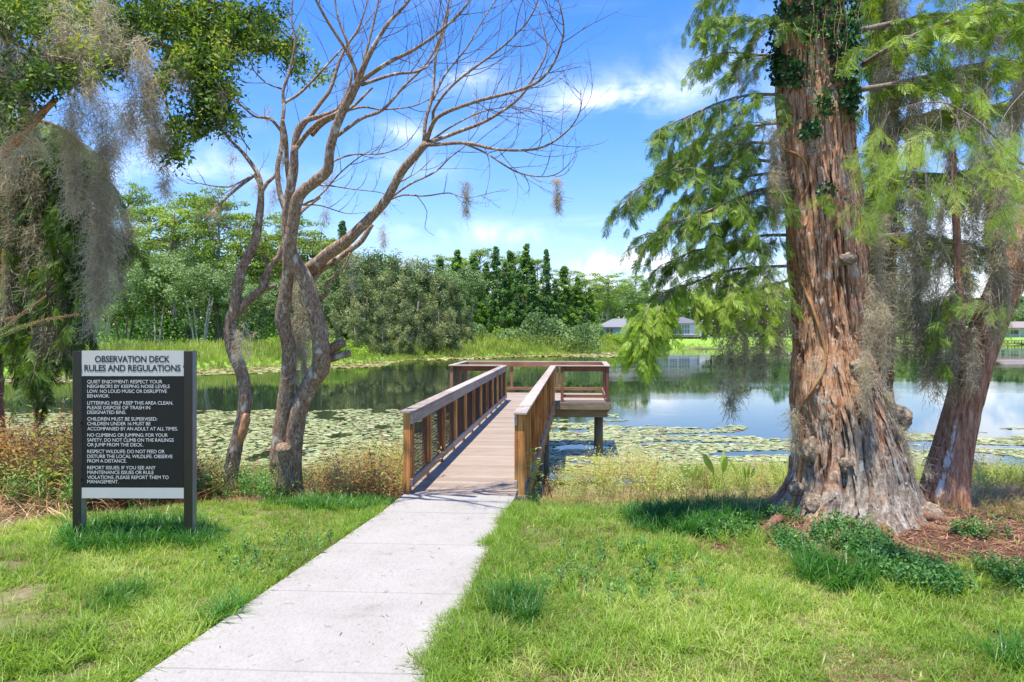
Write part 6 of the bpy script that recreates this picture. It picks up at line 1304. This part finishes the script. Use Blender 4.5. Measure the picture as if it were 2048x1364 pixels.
for k, (cx_, cy_, rx_, ry_, n, sc_, mat) in enumerate(((260, 1075, 135, 34, 230, .95, m_grass_dark), (400, 1085, 40, 20, 60, .8, m_grass_dark), (690, 1004, 100, 22, 260, .85, m_grass_dark), (580, 1005, 50, 12, 60, .7, m_grass_dark), (1375, 1045, 130, 34, 330, 1.0, m_grass_dark), (1670, 1160, 75, 34, 60, 1.1, m_grass_dark),  # patches by the sign and left of the cypress darken grass for shade
        (480, 1235, 70, 30, 80, .9, m_grass_dark), (90, 1310, 120, 50, 70, .85, m_grass), (230, 1210, 60, 30, 30, .7, m_grass_dark), (330, 1250, 60, 30, 30, .7, m_grass), (1030, 1215, 60, 34, 80, .8, m_grass_dark), (960, 1300, 75, 40, 110, .8, m_grass), (1500, 1210, 120, 30, 70, .6, m_grass), (1330, 1260, 120, 30, 60, .55, m_grass), (1320, 1100, 90, 20, 70, .7, m_grass), (1480, 1085, 60, 25, 40, .7, m_grass), (2030, 1330, 60, 30, 40, .8, m_grass_dark), (1150, 1320, 70, 40, 40, .6, m_grass), (1080, 1005, 60, 10, 60, .55, m_grass))):
    P_ = patch(cx_, cy_, rx_, ry_, n, k); grass('grass_clump', P_, rng.uniform(.65, 1.15, len(P_)) * sc_, mat, LONG, .5, 3, .6)
HERB = [leaf_twig(10, .034, .020, .13, s, .3, .2) for s in range(5)]
Ph = np.vstack([patch(*a) for a in ((1590, 1108, 40, 30, 170, 1), (1700, 1095, 75, 28, 300, 2), (1840, 1165, 85, 36, 480, 3), (1560, 1050, 40, 14, 90, 4), (2035, 1170, 50, 40, 170, 5), (1760, 1130, 60, 24, 320, 6), (1450, 1075, 70, 16, 120, 7), (1960, 1085, 60, 10, 60, 8), (1240, 1150, 200, 60, 110, 9), (600, 1130, 180, 50, 120, 10))])
Q = np.column_stack([Ph, gz(Ph[:, 0], Ph[:, 1])]); V, F, r = scatter(HERB, Q, frames(np.array([0, 0, 1.0]) + rng.normal(0, .35, (len(Q), 3)), len(Q)), rng.uniform(.7, 1.3, len(Q)), rnd=np.clip(rng.normal(.5, .2, len(Q)), 0, 1), jitter=.15); tag(np_mesh('ground_cover', V, F, m_herb, rnd=r), kind='stuff')
# shed needles and twigs
m_litter = leaf_mat('shed_needles', [(0, (.10, .045, .03)), (.5, (.30, .14, .08)), (1, (.50, .30, .18))], .1, .9, .1, (1, 1, 1))
g = np.random.default_rng(5); P_ = np.stack([g.uniform(1.6, 7.5, 26000), g.uniform(5.4, 9.4, 26000)], 1); P_ = P_[mulch(P_[:, 0], P_[:, 1]) > g.random(len(P_)) * .9][:13000]; n = len(P_)
LIT = (np.array([(-.5, -.035, 0), (-.5, .035, 0), (.05, .04, .05), (.05, -.04, .05), (.5, .02, -.02), (.5, -.02, -.02)], float), np.array([(0, 3, 2, 1), (3, 5, 4, 2)]))
Q = np.column_stack([P_, gz(P_[:, 0], P_[:, 1]) + .008]); V, F, r = scatter([LIT], Q, frames(np.array([0, 0, 1.0]) + g.normal(0, .25, (n, 3)), n), g.uniform(.03, .11, n)); tag(np_mesh('leaf_litter', V, F, m_litter, rnd=r), kind='stuff')
P_ = lawn_pts(2600, 71); P_ = P_[nz2(P_, .8, 36) > .48]; n = len(P_); Q = np.column_stack([P_, gz(P_[:, 0], P_[:, 1]) + .03]); V, F, r = scatter([LIT], Q, frames(np.array([0, 0, 1.0]) + g.normal(0, .4, (n, 3)), n), g.uniform(.03, .08, n)); tag(np_mesh('leaf_litter', V, F, m_litter, rnd=r), kind='stuff')
y = g.uniform(3.2, 9.4, 90); x = PL(y) + (PR(y) - PL(y)) * g.random(90); Q = np.stack([x, y, np.full(90, .033)], 1); V, F, r = scatter([LIT], Q, frames(np.array([0, 0, 1.0]) + g.normal(0, .1, (90, 3)), 90), g.uniform(.02, .07, 90), rnd=g.random(90) * .4); tag(np_mesh('leaf_litter', V, F, m_litter, rnd=r), kind='stuff')

# ------------------------------------------------------------------ weeds and dry growth on the bank
def off_deck(P):
    a = (P[:, 1] - 9.6) * .0873 - .624; return np.abs(P[:, 0] - a) > .95
def bank(n, seed, y0=9.0, y1=19.3, xr=.9, cond=None):
    g = np.random.default_rng(seed); y = g.uniform(y0, y1, n); x = g.uniform(-1, 1, n) * (y * xr + 1); P_ = np.stack([x, y], 1); k = (y > lawn_edge(x) - .05 + g.random(n) * .4) & off_deck(P_) & (np.hypot(x - CY[0], y - CY[1]) > 1) & (np.hypot(x - 7.66 + 2.5, y - 8.9) > .35)
    k &= sdf(P_) > -.5
    if cond is not None: k &= cond(x, y, px_(P_))
    return P_[k]
DRY = [blade_tuft(12, .55, .0055, .75, 1.1, .16, s + 120) for s in range(5)]
DRYS = [blade_tuft(14, .22, .005, .8, .9, .12, s + 140) for s in range(5)]
BGR = [blade_tuft(14, .5, .011, .25, .7, .1, s + 160) for s in range(5)]
def weed(seed, h=.8, n=24, ll=.075, lw=.026):
    g = np.random.default_rng(seed); V, F, J = [], [], []; k = 0
    for b_ in range(g.integers(2, 4)):
        hh = h * g.uniform(.6, 1.1); bx_, by_ = g.normal(0, .22, 2); cx2, cy2 = g.normal(0, .04, 2)
        for q in range(4):
            for t_ in (q / 4, (q + 1) / 4):
                p_ = np.array([cx2 + bx_ * t_ * hh, cy2 + by_ * t_ * hh, hh * t_]); w_ = .004 * (1.1 - t_); V += [p_ - [w_, 0, 0], p_ + [w_, 0, 0]]; J += [.1, .1]
            F.append((k, k + 1, k + 3, k + 2)); k += 4
        for i in range(n):
            t_ = .25 + .75 * (i + g.random()) / n; o_ = np.array([cx2 + bx_ * t_ * hh, cy2 + by_ * t_ * hh, hh * t_]); az = i * 2.4 + g.uniform(-.5, .5); d = norm(np.array([math.cos(az), math.sin(az), g.uniform(-.3, .8)])); s2 = norm(np.cross(d, [0, 0, 1])); u = np.cross(s2, d)
            l_ = ll * g.uniform(.7, 1.3) * (1.2 - .5 * t_); w_ = lw * l_ / ll / 2; q_ = o_ + d * g.uniform(.0, .07); mid = q_ + d * l_ * .45; j = g.random(); V += [q_, mid + s2 * w_ + u * w_ * .3, q_ + d * l_, mid - s2 * w_ + u * w_ * .3, mid]; J += [j] * 5; F += [(k, k + 1, k + 2, k + 4), (k, k + 4, k + 2, k + 3)]; k += 5
    return np.array(V), np.array(F), np.array(J)
WEED = [weed(s) for s in range(8)]
def plants(name, P_, h, mat, protos, tone, seed, cl=.9, j=.3):
    n = len(P_); Q = np.column_stack([P_, gz(P_[:, 0], P_[:, 1])]); T_ = np.clip(tone + (nz2(P_, .9, seed) - .5) * cl * 1.9 + rng.normal(0, .12, n), 0, 1)
    V, F, r = scatter(protos, Q, frames(np.array([0, 0, 1.0]) + rng.normal(0, .16, (n, 3)), n), h, rnd=T_, jitter=j); return tag(np_mesh(name, V, F, mat, rnd=r), kind='stuff')
hscale = lambda P: np.interp(px_(P), [-400, 0, 140, 390, 520, 640, 700, 800, 1060, 1150, 1240, 1330, 1380, 1560, 1900, 2100], [1.5, 1.45, 1.5, .9, .58, .58, 1.05, 1.15, .48, .58, .92, .88, .55, .5, .85, .95])
P_ = bank(7000, 1, 8.4, 13.5, .8, lambda x, y, p: p < 800); plants('dry_undergrowth', P_, hscale(P_) * rng.uniform(.5, 1.2, len(P_)), m_dry, DRY, .5, 1)
P_ = bank(3300, 2, 8.8, 17, .8, lambda x, y, p: p < 820); plants('bank_weeds', P_, hscale(P_) * rng.uniform(.5, 1.1, len(P_)), m_weed, WEED, .33, 2)
P_ = bank(2600, 3, 8.6, 10.4, .8, lambda x, y, p: p < 560); plants('bank_weeds', P_[:900], rng.uniform(.35, .8, min(900, len(P_))), m_herb, WEED, .8, 2)
P_ = bank(2500, 4, 9.2, 18.5, .8, lambda x, y, p: (p > 1050) & (p < 1560)); plants('bank_weeds', P_, hscale(P_) * rng.uniform(.45, 1.25, len(P_)), m_weed, WEED, .42, 4)
P_ = bank(3600, 5, 8.2, 11.5, .85, lambda x, y, p: p > 1050); plants('dry_undergrowth', P_, rng.uniform(.6, 1.2, len(P_)), m_drygrass, DRYS, .45, 6)
P_ = bank(2200, 6, 12.0, 18.8, .85, lambda x, y, p: p > 1300); plants('bank_grass', P_, rng.uniform(.6, 1.2, len(P_)), m_marsh, BGR, .6, 7)
P_ = bank(1400, 7, 11, 18.8, .85, lambda x, y, p: p < 800); plants('bank_grass', P_, rng.uniform(.5, 1.0, len(P_)), m_marsh, BGR, .55, 7)
P_ = bank(2200, 8, 7.6, 13, .9, lambda x, y, p: p > 1850); plants('dry_undergrowth', P_, rng.uniform(.5, .95, len(P_)), m_dry, DRY, .75, 8)
P_ = bank(1300, 9, 9, 17, .9, lambda x, y, p: p > 1850); plants('bank_weeds', P_, hscale(P_) * rng.uniform(.5, 1.0, len(P_)), m_weed, WEED, .65, 9)
P_ = bank(700, 10, 9.2, 10.6, .8, lambda x, y, p: (p > 560) & (p < 810)); plants('bank_weeds', P_, rng.uniform(.5, .9, len(P_)), m_weed, WEED, .7, 9)
P_ = bank(2500, 11, 9.0, 10.5, .8, lambda x, y, p: p < 560); plants('dry_undergrowth', P_, rng.uniform(.5, 1.0, len(P_)), m_dry, DRYS, .6, 3)
# single plants that stand out
def bigleaf(seed):
    g = np.random.default_rng(seed); V, F = [], []; k = 0
    for q in range(6):
        a = g.uniform(0, 6.28); d = norm(np.array([math.cos(a) * g.uniform(.1, .5), math.sin(a) * .3, 1])); l1, l2 = g.uniform(.25, .4), g.uniform(.24, .34); s2 = norm(np.cross(d, [g.normal(), 1, .1])); w_ = g.uniform(.035, .055)
        p0 = np.zeros(3); p1 = d * l1; V += [p0 - s2 * .006, p0 + s2 * .006, p1 - s2 * .005, p1 + s2 * .005]; F.append((k, k + 1, k + 3, k + 2)); k += 4
        for t_, ww in ((0, .15), (.25, .8), (.5, 1), (.75, .75), (1, .05)): p_ = p1 + d * l2 * t_ + np.array([d[0], d[1], 0]) * t_ * t_ * .1; V += [p_ - s2 * w_ * ww, p_ + s2 * w_ * ww]
        for z in range(4): F.append((k + 2 * z, k + 2 * z + 1, k + 2 * z + 3, k + 2 * z + 2))
        k += 10
    return np.array(V), np.array(F)
for k, (px, d_, s_, lab) in enumerate(((1385, 11.6, .72, 'lance-leaved plant, left one of the broad-leaved pair on the bank left of the big cypress'), (1440, 11.4, 1.0, 'tallest lance-leaved plant on the bank left of the big cypress'), (1495, 11.7, .75, 'lance-leaved plant leaning right, nearest the big cypress trunk'))):
    x = (px - 1024) / FPX * d_; V, F = bigleaf(k + 3); o_ = np_mesh('lance_leaf_plant', V * s_, F, m_weed, rnd=np.full(len(V), .74)); o_.location = (x, d_, float(gz(x, d_)[0])); tag(o_, lab, 'plant', 'lance-leaved plants on the bank')
m_redweed = leaf_mat('red_brown_weed', [(0, (.16, .06, .03)), (.6, (.32, .13, .06)), (1, (.42, .30, .14))], .2, .7, .2, (1, .9, .7))
for k, (px, d_, h_, lab) in enumerate(((1197, 12.2, .95, 'tall red-brown dead weed in front of the round deck pile'), (1170, 11.6, .55, 'short dead brown weed left of the round deck pile'), (1102, 10.6, .42, 'dark dead stalk just right of the boardwalk entrance posts'), (1245, 12.6, .95, 'tall dead weed stalk right of the round deck pile'), (1128, 11.2, .55, 'thin dead brown weed between the entrance posts and the deck pile'), (1412, 10.8, .6, 'dead brown seed stalk among the lance-leaved plants'),
                                     (75, 9.8, 1.2, 'tall brown seed stalks left of the rules sign'), (700, 11.8, .85, 'brown-tipped weed between the bare tree and the boardwalk'), (775, 11.0, .95, 'tall green and brown weed just left of the boardwalk railing'))):
    x = (px - 1024) / FPX * d_; V, F, J = weed(k + 70, h_, 34, .045, .018); o_ = np_mesh('dead_weed', V, F, m_redweed, rnd=J); o_.location = (x, d_, float(gz(x, d_)[0])); tag(o_, lab, 'weed', 'dead weeds on the bank')
V, F, J = weed(99, .75, 20, .085, .075); x = (1073 - 1024) / FPX * 10.4; o_ = np_mesh('round_leaf_plant', V, F, m_weed, rnd=np.clip(J * .3 + .65, 0, 1)); o_.location = (x, 10.4, float(gz(x, 10.4)[0])); tag(o_, 'pale round-leaved plant against the right boardwalk posts', 'plant')
V, F, J = weed(101, .16, 12, .05, .02); o_ = np_mesh('small_weed', V, F, m_herb, rnd=J); o_.location = (-1.42, 12.2, .0); tag(o_, 'green weed poking through under the left boardwalk rail', 'weed')
# small sprouts at the foot of the entrance post
V, F, J = weed(103, .18, 12, .045, .02); o_ = np_mesh('small_weed', V, F, m_herb, rnd=J); o_.location = (.22, 9.3, .0); tag(o_, 'small green sprout at the foot of the right entrance post', 'weed')
